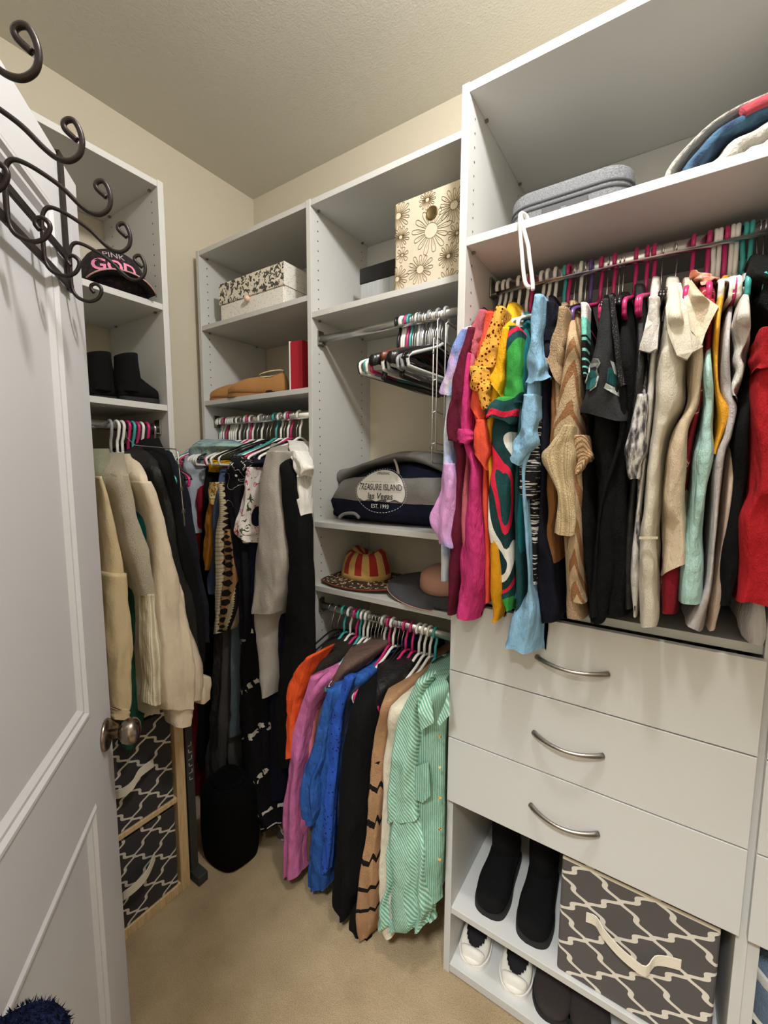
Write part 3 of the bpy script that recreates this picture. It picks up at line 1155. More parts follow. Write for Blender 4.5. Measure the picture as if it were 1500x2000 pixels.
garment('top', 'black glitter sleeve top beside the jersey', 'top', 'R', 0.94, BLK,
        [(575, 1192, 1202), (700, 1202, 1216), (850, 1206, 1222), (1000, 1168, 1176), (1204, 1150, 1172)], parts=[
    dict(name='glitter_sleeve', rows=[(578, 1189, 1199), (660, 1197, 1208), (740, 1206, 1218), (756, 1212, 752, 1223)], m=GLIT, yf=0.918, depth=0.03)])
garment('tshirt', 'plain black tee right of the jersey', 't-shirt', 'R', 0.955, BLK2,
        [(572, 1210, 1232), (680, 1204, 1240), (820, 1212, 1240), (1000, 1186, 1232), (1204, 1178, 1232)])
garment('blouse', 'silky black blouse beside the white sequinned top', 'blouse', 'R', 0.955, BLK3,
        [(556, 1236, 1262), (680, 1240, 1262), (820, 1230, 1258), (1000, 1222, 1244), (1190, 1216, 1240)])
garment('blouse', 'silver and grey crinkled blouse on the right rod', 'blouse', 'R', 0.95, SILVM,
        [(620, 1258, 1270), (770, 1244, 1268), (850, 1234, 1264), (950, 1240, 1258), (1100, 1236, 1250), (1192, 1234, 1248)], parts=[
    dict(name='sleeve', rows=[(770, 1244, 1266), (850, 1231, 1262), (900, 1224, 1258), (936, 1230, 1250)], yf=0.935, depth=0.06)])
ws = garment('top', 'white sparkly short-sleeved top left of the cream dress', 'top', 'R', 0.95, GREYW,
        [(542, 1272, 1291), (620, 1262, 1290), (690, 1266, 1286), (790, 1258, 1280), (1000, 1238, 1256), (1110, 1232, 1250), (1205, 1233, 1246)], parts=[
    dict(name='sleeve', rows=[(580, 1266, 1290), (640, 1256, 1288), (683, 1248, 690, 1278)], yf=0.938, depth=0.08)])
cd1 = garment('dress', 'cream sleeveless dress with a seamed lower band', 'dress', 'R', 0.93, CREAM,
        [(542, 1299, 1329), (604, 1295, 1342), (645, 1288, 1359), (672, 1284, 1372), (690, 1281, 688, 1352), (730, 1274, 1343), (784, 1268, 1341), (832, 1264, 1316), (887, 1258, 1303), (1000, 1250, 1292), (1050, 1246, 1287), (1130, 1244, 1289), (1228, 1242, 1222, 1291)], fold=0.002)
flatpiece('seam', cd1, 'R', 0.922, [(1248, 1049), (1285, 1049), (1285, 1053), (1248, 1053)], IVORY, 0.006)
cd2 = garment('dress', 'cream satin dress with a pointed cap sleeve', 'dress', 'R', 0.95, CREAM2,
        [(544, 1332, 1352), (572, 1336, 1378), (597, 1340, 1403), (625, 1343, 1391), (668, 1345, 1375), (730, 1343, 1378), (790, 1338, 1374), (850, 1312, 1352), (950, 1298, 1348), (1040, 1290, 1350), (1075, 1288, 1356), (1132, 1287, 1096, 1354)], fold=0.005)
garment('blouse', 'sheer red floral blouse with peach frill', 'blouse', 'R', 0.965, SHEER,
        [(545, 1362, 1402), (600, 1366, 1404), (676, 1374, 1392), (800, 1350, 1372), (1000, 1306, 1340), (1198, 1288, 1326)], parts=[
    dict(name='neck_frill', rows=[(530, 1346, 1366), (540, 1345, 1396), (552, 1360, 1394)], m=PEACH, yf=1.06, depth=0.1, fold=0.008)])
flatpiece('cap_sleeve', cd1, 'R', 0.918, [(1316, 552, 0.16), (1300, 600, 0.02), (1304, 650, 0.0), (1322, 694, 0.0), (1342, 702, 0.004), (1352, 688, 0.004), (1373, 677, 0.008), (1366, 664, 0.008), (1351, 650, 0.008), (1342, 604, 0.02), (1330, 552, 0.16)], CREAM, 0.012)
flatpiece('cap_sleeve', cd2, 'R', 0.936, [(1338, 545, 0.15), (1336, 590, 0.02), (1346, 640, 0.0), (1371, 672, 0.0), (1378, 650, 0.004), (1391, 622, 0.006), (1404, 598, 0.01), (1378, 580, 0.02), (1358, 562, 0.06), (1350, 545, 0.15)], IVORY, 0.012)
flatpiece('sleeve_hem', ws, 'R', 0.932, [(1268, 600, 0.02), (1258, 645, 0.0), (1248, 683, 0.0), (1268, 688, 0.0), (1284, 680, 0.0), (1288, 620, 0.01)], GREYW, 0.010)
garment('top', 'mint satin camisole with gathered front', 'camisole', 'R', 0.95, MINT,
        [(600, 1382, 1390), (700, 1374, 1392), (790, 1366, 1400), (850, 1364, 1396), (912, 1350, 1390), (1050, 1336, 1384), (1172, 1322, 1185, 1376)], fold=0.006)
garment('top', 'mustard yellow satin top with long straps', 'top', 'R', 0.955, fab('mustard_satin', (222, 158, 28), rough=0.5, spec=0.5),
        [(540, 1408, 1428), (600, 1398, 1413), (700, 1391, 1405), (760, 1394, 1411), (800, 1397, 1432), (845, 1394, 1420), (886, 1389, 1402)])
garment('top', 'pale grey top with a pointed hem on the right rod', 'top', 'R', 0.955, GREYL,
        [(556, 1428, 1442), (650, 1412, 1430), (760, 1405, 1434), (800, 1414, 1446), (850, 1409, 1436), (900, 1395, 1418), (1050, 1385, 1403), (1150, 1374, 1396), (1222, 1337, 1240, 1378)])
garment('blouse', 'white ruffled blouse near the red dress', 'blouse', 'R', 0.945, GREYW,
        [(536, 1448, 1464), (600, 1440, 1472), (650, 1431, 1470), (690, 1429, 1470), (722, 1440, 1456), (756, 1420, 1449), (776, 1430, 1446)], fold=0.010, nf=4)
garment('top', 'beige top whose hem shows above the drawers', 'top', 'R', 0.985, fab('beige_pink', (204, 184, 170)),
        [(700, 1440, 1452), (900, 1420, 1440), (1100, 1396, 1420), (1228, 1376, 1404)])
garment('dress', 'long black dress left of the red dress', 'dress', 'R', 0.962, BLK,
        [(620, 1470, 1492), (800, 1440, 1470), (950, 1420, 1468), (1100, 1408, 1452), (1182, 1405, 1436)])
garment('dress', 'red dress at the right edge of the photo', 'dress', 'R', 0.93, RED,
        [(645, 1486, 1522), (700, 1474, 1522), (760, 1467, 1522), (850, 1467, 1525), (955, 1465, 1532), (1010, 1450, 1535), (1100, 1438, 1540), (1176, 1419, 1190, 1545)], sh=0, fold=0.006, parts=[
    dict(name='sleeve', rows=[(640, 1484, 1520), (680, 1474, 1520), (722, 1471, 712, 1515)], yf=0.912, depth=0.08)])
garment('top', 'pale grey top hanging below the red dress', 'top', 'R', 0.96, GREYL,
        [(700, 1500, 1530), (1000, 1470, 1520), (1150, 1456, 1508), (1250, 1449, 1262, 1498)])
garment('top', 'fluffy black top at the top right corner of the rod', 'top', 'R', 0.985, fab('black_fluff', (22, 24, 24), wr=3.0, weave=2.0),
        [(500, 1462, 1520), (530, 1458, 1525), (570, 1476, 1528), (640, 1490, 1530)], fold=0.010)

# ------------------------------------------------------------------ clothes on the low rod (left to right)
garment('sweater', 'orange sweater sleeve at the left end of the low rod', 'sweater', 'L', 0.928, ORANGE,
        [(1283, 598, 609), (1308, 575, 602), (1349, 560, 588), (1405, 559, 576), (1480, 561, 574)], sh=0, depth=0.13)
garment('sweater', 'dark olive sweater beside the orange one on the low rod', 'sweater', 'L', 0.985, OLIVEK,
        [(1252, 634, 658), (1300, 600, 640), (1360, 576, 612), (1420, 564, 596), (1540, 560, 590), (1660, 562, 590)])
garment('sweater', 'mauve pink long-sleeved top on the low rod', 'sweater', 'L', 0.945, MAUVE,
        [(1281, 634, 654), (1327, 606, 638), (1398, 580, 610), (1470, 567, 600), (1558, 555, 595), (1640, 552, 592), (1712, 550, 1706, 588)], parts=[
    dict(name='sleeve', rows=[(1320, 606, 624), (1398, 581, 602), (1480, 566, 588), (1558, 555, 580), (1640, 552, 578), (1714, 551, 578)], yf=0.932, depth=0.06, fold=0.003)])
garment('top', 'salmon pink top between mauve and brown tops', 'top', 'L', 0.975, SALM,
        [(1286, 650, 666), (1320, 634, 650), (1363, 610, 628), (1470, 598, 612), (1600, 592, 604)])
garment('blouse', 'brown taupe blouse on the low rod', 'blouse', 'L', 0.962, TPB,
        [(1262, 684, 706), (1300, 656, 690), (1360, 628, 652), (1450, 608, 630), (1560, 600, 616), (1680, 598, 612)])
garment('sweater', 'cobalt blue sweater with an eyelet band on the low rod', 'sweater', 'L', 0.94, BLUE,
        [(1292, 680, 695), (1338, 644, 688), (1398, 626, 668), (1470, 606, 662), (1540, 596, 656), (1611, 596, 650), (1680, 592, 645), (1736, 589, 1740, 637)], fold=0.006, parts=[
    dict(name='sleeve', rows=[(1345, 640, 655), (1420, 620, 642), (1480, 603, 632), (1516, 587, 624), (1570, 590, 618), (1610, 596, 612)], yf=0.925, depth=0.07, fold=0.005),
    dict(name='eyelet_band', rows=[(1320, 674, 692), (1400, 650, 668), (1500, 640, 658), (1600, 634, 650), (1700, 628, 642)], m=BLUEE, yf=0.932, depth=0.03, label='eyelet trim band')])
garment('sweater', 'slate blue top behind the cobalt sweater', 'top', 'L', 0.97, SLATE,
        [(1300, 700, 716), (1340, 680, 700), (1380, 668, 684), (1480, 658, 670), (1600, 648, 662)])
garment('cardigan', 'long black cardigan hanging in the middle of the low rod', 'cardigan', 'L', 0.93, BLK,
        [(1300, 715, 745), (1377, 676, 736), (1505, 652, 720), (1620, 648, 712), (1700, 647, 704), (1754, 640, 694), (1802, 654, 1796, 682)], fold=0.007, nf=3)
garment('top', 'black top with white hanger on the low rod', 'top', 'L', 0.965, BLK3,
        [(1290, 735, 770), (1340, 726, 756), (1420, 722, 744), (1560, 716, 736), (1700, 706, 730)])
garment('sweater', 'camel sweater with wavy black stripes on the low rod', 'sweater', 'L', 0.935, CAMST,
        [(1317, 772, 796), (1363, 741, 774), (1440, 727, 756), (1540, 717, 746), (1683, 703, 738), (1780, 697, 732), (1842, 696, 1836, 722)], fold=0.006, parts=[
    dict(name='black_hem', rows=[(1770, 688, 722), (1800, 681, 722), (1830, 684, 722), (1850, 698, 716)], m=BLK, yf=0.945, depth=0.04)])
garment('blouse', 'cream blouse beside the mint striped shirt on the low rod', 'blouse', 'L', 0.945, IVORY,
        [(1322, 796, 820), (1374, 756, 800), (1440, 750, 786), (1505, 744, 776), (1640, 740, 770), (1771, 738, 770), (1834, 748, 772)])
garment('shirt', 'cream cotton top just left of the mint shirt', 'top', 'L', 0.955, GREYW,
        [(1330, 812, 826), (1380, 784, 812), (1450, 778, 800), (1600, 770, 790), (1790, 760, 782)])
mint = garment('shirt', 'mint green pinstriped button shirt at the right of the low rod', 'shirt', 'L', 0.955, STRIPE2,
        [(1296, 838, 870), (1345, 812, 872), (1400, 796, 872), (1500, 786, 872), (1600, 780, 870), (1700, 776, 868), (1775, 776, 1768, 866)], fold=0.004, parts=[
    dict(name='sleeve', rows=[(1330, 812, 832), (1395, 780, 814), (1450, 770, 812), (1500, 763, 810), (1560, 752, 811), (1605, 748, 812)], m=STRIPE, yf=0.925, depth=0.08, fold=0.004),
    dict(name='forearm', rows=[(1580, 762, 814), (1640, 752, 822), (1720, 746, 830), (1780, 740, 838), (1808, 735, 1822, 842)], m=STRIPE, yf=0.935, depth=0.08, fold=0.009, top=False)])


flatpiece('collar', mint, 'L', 0.92, [(834, 1308, 0.10), (829, 1314, 0.06), (815, 1350, 0.0), (816, 1390, -0.004), (822, 1427, 0.0), (847, 1412, 0.0), (843, 1380, 0.01), (838, 1345, 0.05)], STRIPE)
flatpiece('collar', mint, 'L', 0.925, [(876, 1350, 0.05), (868, 1374, 0.01), (853, 1412, 0.0), (858, 1418, 0.0), (877, 1398, 0.0)], STRIPE)
flatpiece('pocket', mint, 'L', 0.938, [(808, 1500), (836, 1489), (840, 1555), (826, 1568), (812, 1562)], STRIPE2)
for py in (1440, 1500, 1560, 1620, 1680):
    a, z = back_project('B', 858, py, 0.936)
    mk('button', *latheVF([(0.001, -0.001), (0.0045, -0.001), (0.0045, 0.001), (0.001, 0.0015)], 10, (a, 0.938, z)), PATT, mint)


# ------------------------------------------------------------------ clothes on the corner rod (left to right)
garment('blouse', 'blue and green tie-dye top at the corner end of the rod', 'blouse', 'K', 1.02, BLGR,
        [(858, 384, 440), (868, 366, 438), (885, 362, 420), (940, 362, 400), (1100, 364, 392)])
garment('blouse', 'light steel grey satin blouse in the corner', 'blouse', 'K', 0.985, SILV,
        [(868, 364, 376), (900, 356, 374), (935, 360, 380), (972, 370, 384), (1040, 372, 386)])
garment('top', 'dark red top deep in the corner', 'top', 'K', 1.0, DKRED,
        [(905, 386, 402), (960, 384, 398), (1040, 380, 392), (1200, 376, 392), (1400, 374, 392), (1548, 376, 390)])
garment('dress', 'long black dress between the dark red and ochre tops', 'dress', 'K', 1.0, BLK,
        [(885, 398, 424), (940, 396, 412), (1040, 388, 408), (1150, 384, 404), (1300, 380, 400), (1500, 382, 402)])
garment('top', 'yellow strappy top in the corner', 'top', 'K', 1.005, YEL,
        [(868, 425, 450), (888, 410, 430), (905, 409, 418), (922, 408, 413)], sh=2)
garment('blouse', 'ochre top with gold patterned shoulder', 'blouse', 'K', 0.965, OCHRE,
        [(950, 410, 424), (1000, 404, 420), (1060, 395, 414), (1095, 395, 410), (1113, 400, 407)], sh=0, parts=[
    dict(name='shoulder', rows=[(942, 410, 424), (960, 410, 423), (984, 407, 421)], m=PATT, yf=0.955, depth=0.08)])
garment('cardigan', 'grey blue cardigan behind the patterned vest', 'cardigan', 'K', 0.97, SLATE,
        [(888, 434, 442), (950, 424, 433), (1050, 413, 424), (1120, 405, 418), (1160, 407, 418)])
garment('vest', 'cream knitted vest with brown and black diamond border', 'vest', 'K', 0.94, AZT,
        [(945, 428, 436), (990, 424, 443), (1035, 419, 440), (1120, 415, 438), (1180, 413, 435), (1240, 412, 1236, 430)], sh=0, fold=0.001, parts=[
    dict(name='diamond_band', rows=[(1034, 441, 447), (1070, 438, 459), (1120, 436, 460), (1180, 433, 453), (1228, 430, 441)], m=AZTB, yf=0.95, depth=0.05, fold=0.0),
    dict(name='cream_edge', rows=[(1108, 456, 462), (1160, 451, 464), (1190, 446, 462), (1230, 436, 448)], m=AZT, yf=0.958, depth=0.05, fold=0.0)])
garment('dress', 'dark charcoal maxi dress reaching toward the floor', 'dress', 'K', 0.985, CHAR,
        [(900, 430, 450), (1100, 424, 448), (1240, 414, 442), (1400, 402, 446), (1480, 395, 452), (1535, 394, 1540, 456)], fold=0.008, nf=4)
garment('dress', 'faded denim dress beside the charcoal maxi dress', 'dress', 'K', 0.995, DENIM,
        [(900, 455, 470), (1100, 450, 466), (1230, 446, 464), (1330, 446, 462), (1440, 446, 458)])
garment('blouse', 'black blouse with small white sprigs', 'blouse', 'K', 0.955, BRANCH,
        [(872, 456, 484), (900, 444, 484), (940, 429, 480), (990, 440, 470), (1040, 452, 478), (1150, 462, 490), (1250, 462, 486)])
garment('blouse', 'white satin blouse with pink floral print', 'blouse', 'K', 0.945, FLOR,
        [(912, 482, 490), (960, 470, 488), (1000, 462, 486), (1030, 456, 488), (1046, 458, 490), (1062, 476, 490)], sh=0, fold=0.007)
garment('dress', 'long black dress printed with broken white zigzags', 'dress', 'K', 0.985, ZIG,
        [(900, 484, 500), (1060, 470, 500), (1200, 460, 510), (1330, 456, 520), (1450, 456, 526), (1560, 470, 540), (1610, 492, 548), (1632, 496, 1610, 548)], fold=0.004)
garment('shirt', 'navy sleeve top behind the grey cardigan', 'top', 'K', 0.975, NAVY2,
        [(872, 500, 520), (900, 492, 512), (925, 488, 502), (1050, 486, 500), (1250, 490, 520)])
garment('dress', 'dark navy skirt hanging low behind the pink top', 'skirt', 'K', 1.0, NAVY2,
        [(1200, 524, 556), (1330, 520, 560), (1450, 520, 560), (1560, 524, 558)], sh=0)
garment('cardigan', 'long heather grey cardigan on the corner rod', 'cardigan', 'K', 0.945, GREYH,
        [(866, 524, 566), (900, 508, 552), (960, 500, 545), (1100, 492, 545), (1210, 490, 528), (1300, 500, 526), (1362, 512, 521)], fold=0.002, parts=[
    dict(name='sleeve', rows=[(880, 520, 545), (930, 508, 540), (1000, 502, 546), (1060, 496, 554), (1100, 494, 554), (1150, 494, 544), (1197, 490, 1199, 532)], yf=0.925, depth=0.09, fold=0.001)])
garment('dress', 'long plain black dress right of the grey cardigan', 'dress', 'K', 0.945, BLK,
        [(876, 545, 566), (905, 535, 570), (1000, 546, 590), (1100, 552, 602), (1200, 546, 611), (1300, 530, 618), (1400, 526, 606), (1500, 530, 590)], fold=0.003)
garment('tshirt', 'white crinkled tee at the right end of the corner rod', 't-shirt', 'K', 0.962, WHITEF,
        [(860, 560, 574), (900, 566, 588), (930, 568, 592), (970, 577, 597), (1006, 584, 600)], parts=[
    dict(name='cap_sleeve', rows=[(880, 570, 582), (900, 572, 594), (914, 574, 605), (930, 578, 596)], yf=0.95, depth=0.06)])

# ------------------------------------------------------------------ clothes on the left rod (left to right)
garment('jacket', 'dark grey green jacket half hidden by the door', 'jacket', 'A', 1.28, DGREY,
        [(920, 180, 196), (980, 182, 204), (1060, 186, 207), (1140, 190, 209), (1250, 196, 210)], sh=0)
garment('jacket', 'sage green fleece jacket beside the door', 'jacket', 'A', 1.25, SAGE,
        [(876, 188, 216), (920, 189, 226), (1000, 200, 230), (1100, 214, 240), (1200, 228, 250)])
garment('sweatshirt', 'tan fleece sweatshirt with a cuffed sleeve by the door knob', 'sweatshirt', 'A', 1.21, TANH,
        [(930, 186, 200), (1000, 198, 222), (1130, 206, 252), (1230, 208, 264), (1300, 212, 266), (1395, 216, 260)], sh=0, fold=0.003, parts=[
    dict(name='sleeve', rows=[(1120, 212, 250), (1200, 208, 256), (1300, 212, 258), (1385, 216, 256)], yf=1.195, depth=0.09, fold=0.003),
    dict(name='cuff', rows=[(1384, 219, 253), (1405, 220, 252)], yf=1.198, depth=0.07, fold=0.001)])
garment('jacket', 'forest green jacket between the tan and cream fleeces', 'jacket', 'A', 1.26, FOREST,
        [(960, 236, 262), (1100, 250, 290), (1250, 250, 286), (1400, 244, 284), (1460, 236, 262)])
garment('cardigan', 'cream fleece cardigan with ribbed cuff on the left rod', 'cardigan', 'A', 1.205, CRKN,
        [(884, 224, 244), (920, 216, 258), (1000, 228, 270), (1100, 252, 292), (1160, 272, 304), (1260, 280, 316), (1395, 284, 324)], fold=0.003, parts=[
    dict(name='sleeve', rows=[(925, 222, 254), (1000, 236, 270), (1100, 260, 294), (1165, 278, 306)], yf=1.19, depth=0.08, fold=0.002),
    dict(name='ribbed_cuff', rows=[(1160, 283, 304), (1200, 284, 306), (1300, 286, 313), (1375, 288, 322)], m=fab('cream_rib', (0, 0, 0), pat=lambda c: c.mix((c.s*16).sin()*0.5+0.5, lin((190, 178, 150)), lin((236, 226, 204)))), yf=1.188, depth=0.06, fold=0.003)])
garment('top', 'petrol green fleece between the cream cardigan and oatmeal sweatshirt', 'sweatshirt', 'A', 1.235, PETROL,
        [(930, 256, 272), (1000, 264, 296), (1080, 276, 304), (1150, 286, 308), (1300, 296, 312)])
garment('sweatshirt', 'oatmeal sweatshirt with wide cuffs on the left rod', 'sweatshirt', 'A', 1.185, OAT,
        [(886, 244, 264), (930, 262, 296), (1000, 290, 318), (1100, 304, 344), (1200, 308, 382), (1290, 312, 410), (1372, 330, 1362, 413)], fold=0.003, parts=[
    dict(name='sleeve', rows=[(940, 268, 296), (1000, 294, 318), (1100, 306, 342), (1200, 310, 368), (1300, 312, 384), (1388, 326, 1384, 384)], yf=1.165, depth=0.11, fold=0.003),
    dict(name='cuff', rows=[(1386, 332, 382), (1400, 334, 382), (1421, 338, 1416, 380)], yf=1.172, depth=0.08, fold=0.001),
    dict(name='cuff', rows=[(1322, 386, 412), (1340, 386, 415), (1376, 390, 1362, 414)], yf=1.20, depth=0.06, fold=0.001)])
garment('jacket', 'black jacket right of the oatmeal sweatshirt', 'jacket', 'A', 1.215, BLK3,
        [(872, 272, 296), (910, 286, 318), (980, 308, 336), (1080, 326, 356), (1180, 346, 384), (1280, 366, 400)])
garment('jacket', 'black blazer at the right end of the left rod', 'jacket', 'A', 1.225, BLK,
        [(856, 292, 314), (900, 306, 340), (960, 322, 352), (1050, 340, 370), (1150, 360, 396), (1300, 380, 404)])
garment('jacket', 'dark denim blue jacket nearest the corner on the left rod', 'jacket', 'A', 1.24, fab('dark_denim', (30, 33, 44), weave=0.8),
        [(880, 318, 336), (930, 340, 362), (1010, 346, 386), (1100, 366, 396), (1200, 388, 412), (1255, 398, 412)])

# ================================================================== hangers
HCOL = {'white': (232, 230, 224), 'magenta': (192, 44, 108), 'teal': (66, 164, 162), 'purple': (92, 72, 130), 'grey': (150, 152, 156),
        'black': (20, 20, 22), 'clear': (206, 208, 206)}
HM = {k: mat('plastic_'+k, v, 0.32, bump=[(60, 0.3)], var=0.02, bdist=0.0004) for k, v in HCOL.items()}
WOODH = mat('red_brown_hanger_wood', rough=0.4, pat=lambda c: c.ramp(c.noise(40, 3, st=(4, 0.3, 4)), [(0.3, (72, 30, 20)), (0.7, (122, 60, 40))], False), bump=[(80, 0.3)], bdist=0.0005)
_hm = {}


def hook_path(r=0.017, drop=0.085):
    P = []
    for a in np.linspace(215, -20, 14):
        P.append((0, r*math.cos(math.radians(a)), r*math.sin(math.radians(a))))
    P += [(0, 0.010, -0.030), (0, 0.001, -0.046), (0, 0.0, -0.06), (0, 0, -drop)]
    return P


def hanger_mesh(kind):
    if kind in _hm:
        return _hm[kind]
    if kind == 'wire':
        tri = [(0, 0, -0.085)]
        frame = [(0, -0.03, -0.092), (0, -0.10, -0.115), (0, -0.195, -0.150), (0, -0.207, -0.160), (0, -0.195, -0.166), (0, 0, -0.160), (0, 0.195, -0.166), (0, 0.207, -0.160), (0, 0.195, -0.150), (0, 0.10, -0.115), (0, 0.03, -0.092), (0, 0, -0.086)]
        V, F = tubeVF(smoothpath(frame, 3, True), 0.0042, 6, True, flat=0.7)
        H = tubeVF(hook_path(0.0165, 0.09), 0.0016, 6)
        res = ((V, F), H)
    elif kind == 'suit':
        rings = []
        for t in np.linspace(-1, 1, 17):
            h = 0.012+0.004*abs(t)
            rings.append([((0.006+0.006*t*t)*math.cos(a)-0.010*abs(t), 0.215*t, -0.10-0.060*abs(t)**1.4+h*math.sin(a)) for a in np.linspace(0, 2*math.pi, 10, endpoint=False)])
        bar = tubeVF(smoothpath([(0, -0.17, -0.15), (0, -0.175, -0.19), (0, -0.165, -0.205), (0, 0, -0.205), (0, 0.165, -0.205), (0, 0.175, -0.19), (0, 0.17, -0.15)], 3), 0.004, 7)
        res = (joinVF([loftVF(rings), bar]), tubeVF(hook_path(0.018, 0.09), 0.002, 6))
    elif kind == 'wood':
        rings = []
        for t in np.linspace(-1, 1, 15):
            y = 0.215*t
            z = -0.10-0.055*abs(t)**1.4
            h = 0.016-0.004*abs(t)
            rings.append([(0.006*math.cos(a)*1.2-0.012*abs(t), y, z+h*math.sin(a)) for a in np.linspace(0, 2*math.pi, 8, endpoint=False)])
        res = (loftVF(rings), tubeVF(hook_path(0.018, 0.09), 0.002, 6))
    else:
        frame = [(0, 0, -0.082), (0, -0.05, -0.104), (0, -0.12, -0.128), (0, -0.185, -0.150), (0, -0.208, -0.163), (0, -0.205, -0.180), (0, -0.185, -0.186), (0, 0, -0.186), (0, 0.185, -0.186), (0, 0.205, -0.180), (0, 0.208, -0.163), (0, 0.185, -0.150), (0, 0.12, -0.128), (0, 0.05, -0.104)]
        res = (joinVF([tubeVF(smoothpath(frame, 3, True), 0.0048, 7, True), tubeVF(hook_path(), 0.0046, 7)]), None)
    _hm[kind] = res
    return res


_hdata = {}
ORD = ['first', 'second', 'third', 'fourth', 'fifth', 'sixth', 'seventh', 'eighth', 'ninth', 'tenth', 'eleventh', 'twelfth', 'thirteenth', 'fourteenth', 'fifteenth', 'sixteenth', 'seventeenth', 'eighteenth']


def hanger(col, pos, rot, label, group):
    kind = col if col in ('wire', 'wood', 'suit') else 'plastic'
    (V, F), H = hanger_mesh(kind)
    m = {'wire': HM['black'], 'suit': HM['black'], 'wood': WOODH}.get(col) or HM[col]
    key = (kind, col)
    nm = {'wire': 'slim_hanger', 'suit': 'suit_hanger', 'wood': 'wooden_hanger'}.get(col, 'plastic_hanger')
    if key not in _hdata:
        o = mk(nm, V, F, m, smooth=True)
        h = mk('hook', *H, CHROME, smooth=True).data if H else None
        _hdata[key] = (o.data, h)
        for q in [x for x in C.objects if x.data in (o.data, h) and x.data]:
            bpy.data.objects.remove(q)
    me, hme = _hdata[key]
    o = bpy.data.objects.new(nm, me)
    o.location = pos
    o.rotation_euler = (0, 0, rot)
    C.objects.link(o)
    tag(o, label, 'hanger', group)
    if hme:
        h = bpy.data.objects.new('hook', hme)
        h.parent = o
        C.objects.link(h)
        h['label'] = 'thin chrome hook'
    return o


def hang_row(rod, seq, pxf, line, where, group):
    ax, rb, rz = RODS[rod]
    cnt = {}
    (xa, ya), (xb, yb) = line
    for col, q in seq:
        px = pxf(q)
        py = ya+(yb-ya)*(px-xa)/(xb-xa)
        a, z = back_project(ax, px, py, rb)
        lo_, hi_ = {'R': (-0.42, 0.5), 'L': (-1.04, -0.48), 'K': (-1.67, -1.10), 'A': (0.2, 0.79), 'M': (-1.04, -0.48)}[rod]
        a = min(max(a, lo_), hi_)
        k = cnt.get(col, 0)
        cnt[col] = k+1
        adj = {'wire': 'slim black hanger with chrome hook', 'wood': 'reddish brown wooden hanger', 'suit': 'thick black suit hanger'}.get(col, col+' plastic hanger')
        lab = '%s %s from the left on the %s' % (ORD[min(k, 17)], adj, where)
        rot = random.uniform(-0.10, 0.10)
        if ax == 'A':
            rot += math.pi/2+math.pi
        p = toW(ax, a, rb, rz-0.002+random.uniform(0, 0.002))
        hanger(col, p, rot, lab, group)


RODS['M'] = ('B', 1.185, 1.906)
w, g, t, s = 'white', 'magenta', 'teal', 'wire'
hang_row('R', [(w, 185), (w, 215), ('clear', 240), (w, 285), (w, 325), (g, 345), (w, 400), (w, 430), (w, 465), (t, 510), (g, 530), (s, 560), (w, 590), (s, 615), ('purple', 640), (g, 690), (s, 722), (g, 755), (s, 780), (s, 800),
              (g, 860), (g, 915), (g, 950), (s, 990), (s, 1060), (g, 1140), (g, 1215), (w, 1245), (w, 1270), (g, 1300), (w, 1330), (w, 1355), (t, 1390), (t, 1425), (s, 1460), (s, 1490)],
         lambda q: 900+0.4*q, ((948, 570), (1476, 438)), 'rod above the drawers', 'hangers on the rod above the drawers')
hang_row('L', [(s, 330), (s, 375), (t, 420), (w, 465), (g, 510), (t, 535), (w, 562), (w, 592), (s, 618), (s, 645), (s, 668), (s, 692), ('clear', 715), (g, 750), (w, 780), (s, 815), (s, 845), (g, 872), (g, 920), (w, 970), (w, 1010), (w, 1050), (t, 1090)],
         lambda q: 560+0.2667*q, ((622, 1187), (875, 1247)), 'low rod', 'hangers on the low rod')
hang_row('K', [(w, 130), (w, 170), (w, 195), (t, 218), (s, 250), (w, 290), (w, 318), (w, 348), (g, 382), (w, 420), (w, 445), (w, 470), (w, 496), (w, 545), (s, 600), (w, 640), (g, 672), (w, 705), (s, 760), (w, 815), (s, 880), (s, 920), (t, 990), (w, 1050), (s, 1090), (w, 1135), (g, 1172), (s, 1240), (w, 1285)],
         lambda q: 380+0.16*q, ((402, 827), (592, 812)), 'corner rod', 'hangers on the corner rod')
hang_row('A', [('grey', 190), (w, 228), (w, 258), (g, 292), (t, 320), (g, 345), (w, 372), (g, 402), (s, 440), (s, 500)],
         lambda q: 150+q/3, ((185, 822), (318, 820)), 'left rod', 'hangers on the left rod')
hang_row('M', [('black', 530), (w, 580), (w, 603), (g, 650), (t, 690), (s, 722), ('suit', 755), ('clear', 792), ('suit', 812), ('grey', 830), ('suit', 850), (s, 862), ('wood', 900), (s, 930), ('grey', 955), (s, 980), ('suit', 1000), (s, 1030), ('suit', 1060), ('grey', 1075), (s, 1085), (s, 1112), ('clear', 1180)],
         lambda q: 700+0.1467*q, ((616, 658), (890, 600)), 'half-empty upper middle rod', 'empty hangers on the upper middle rod')
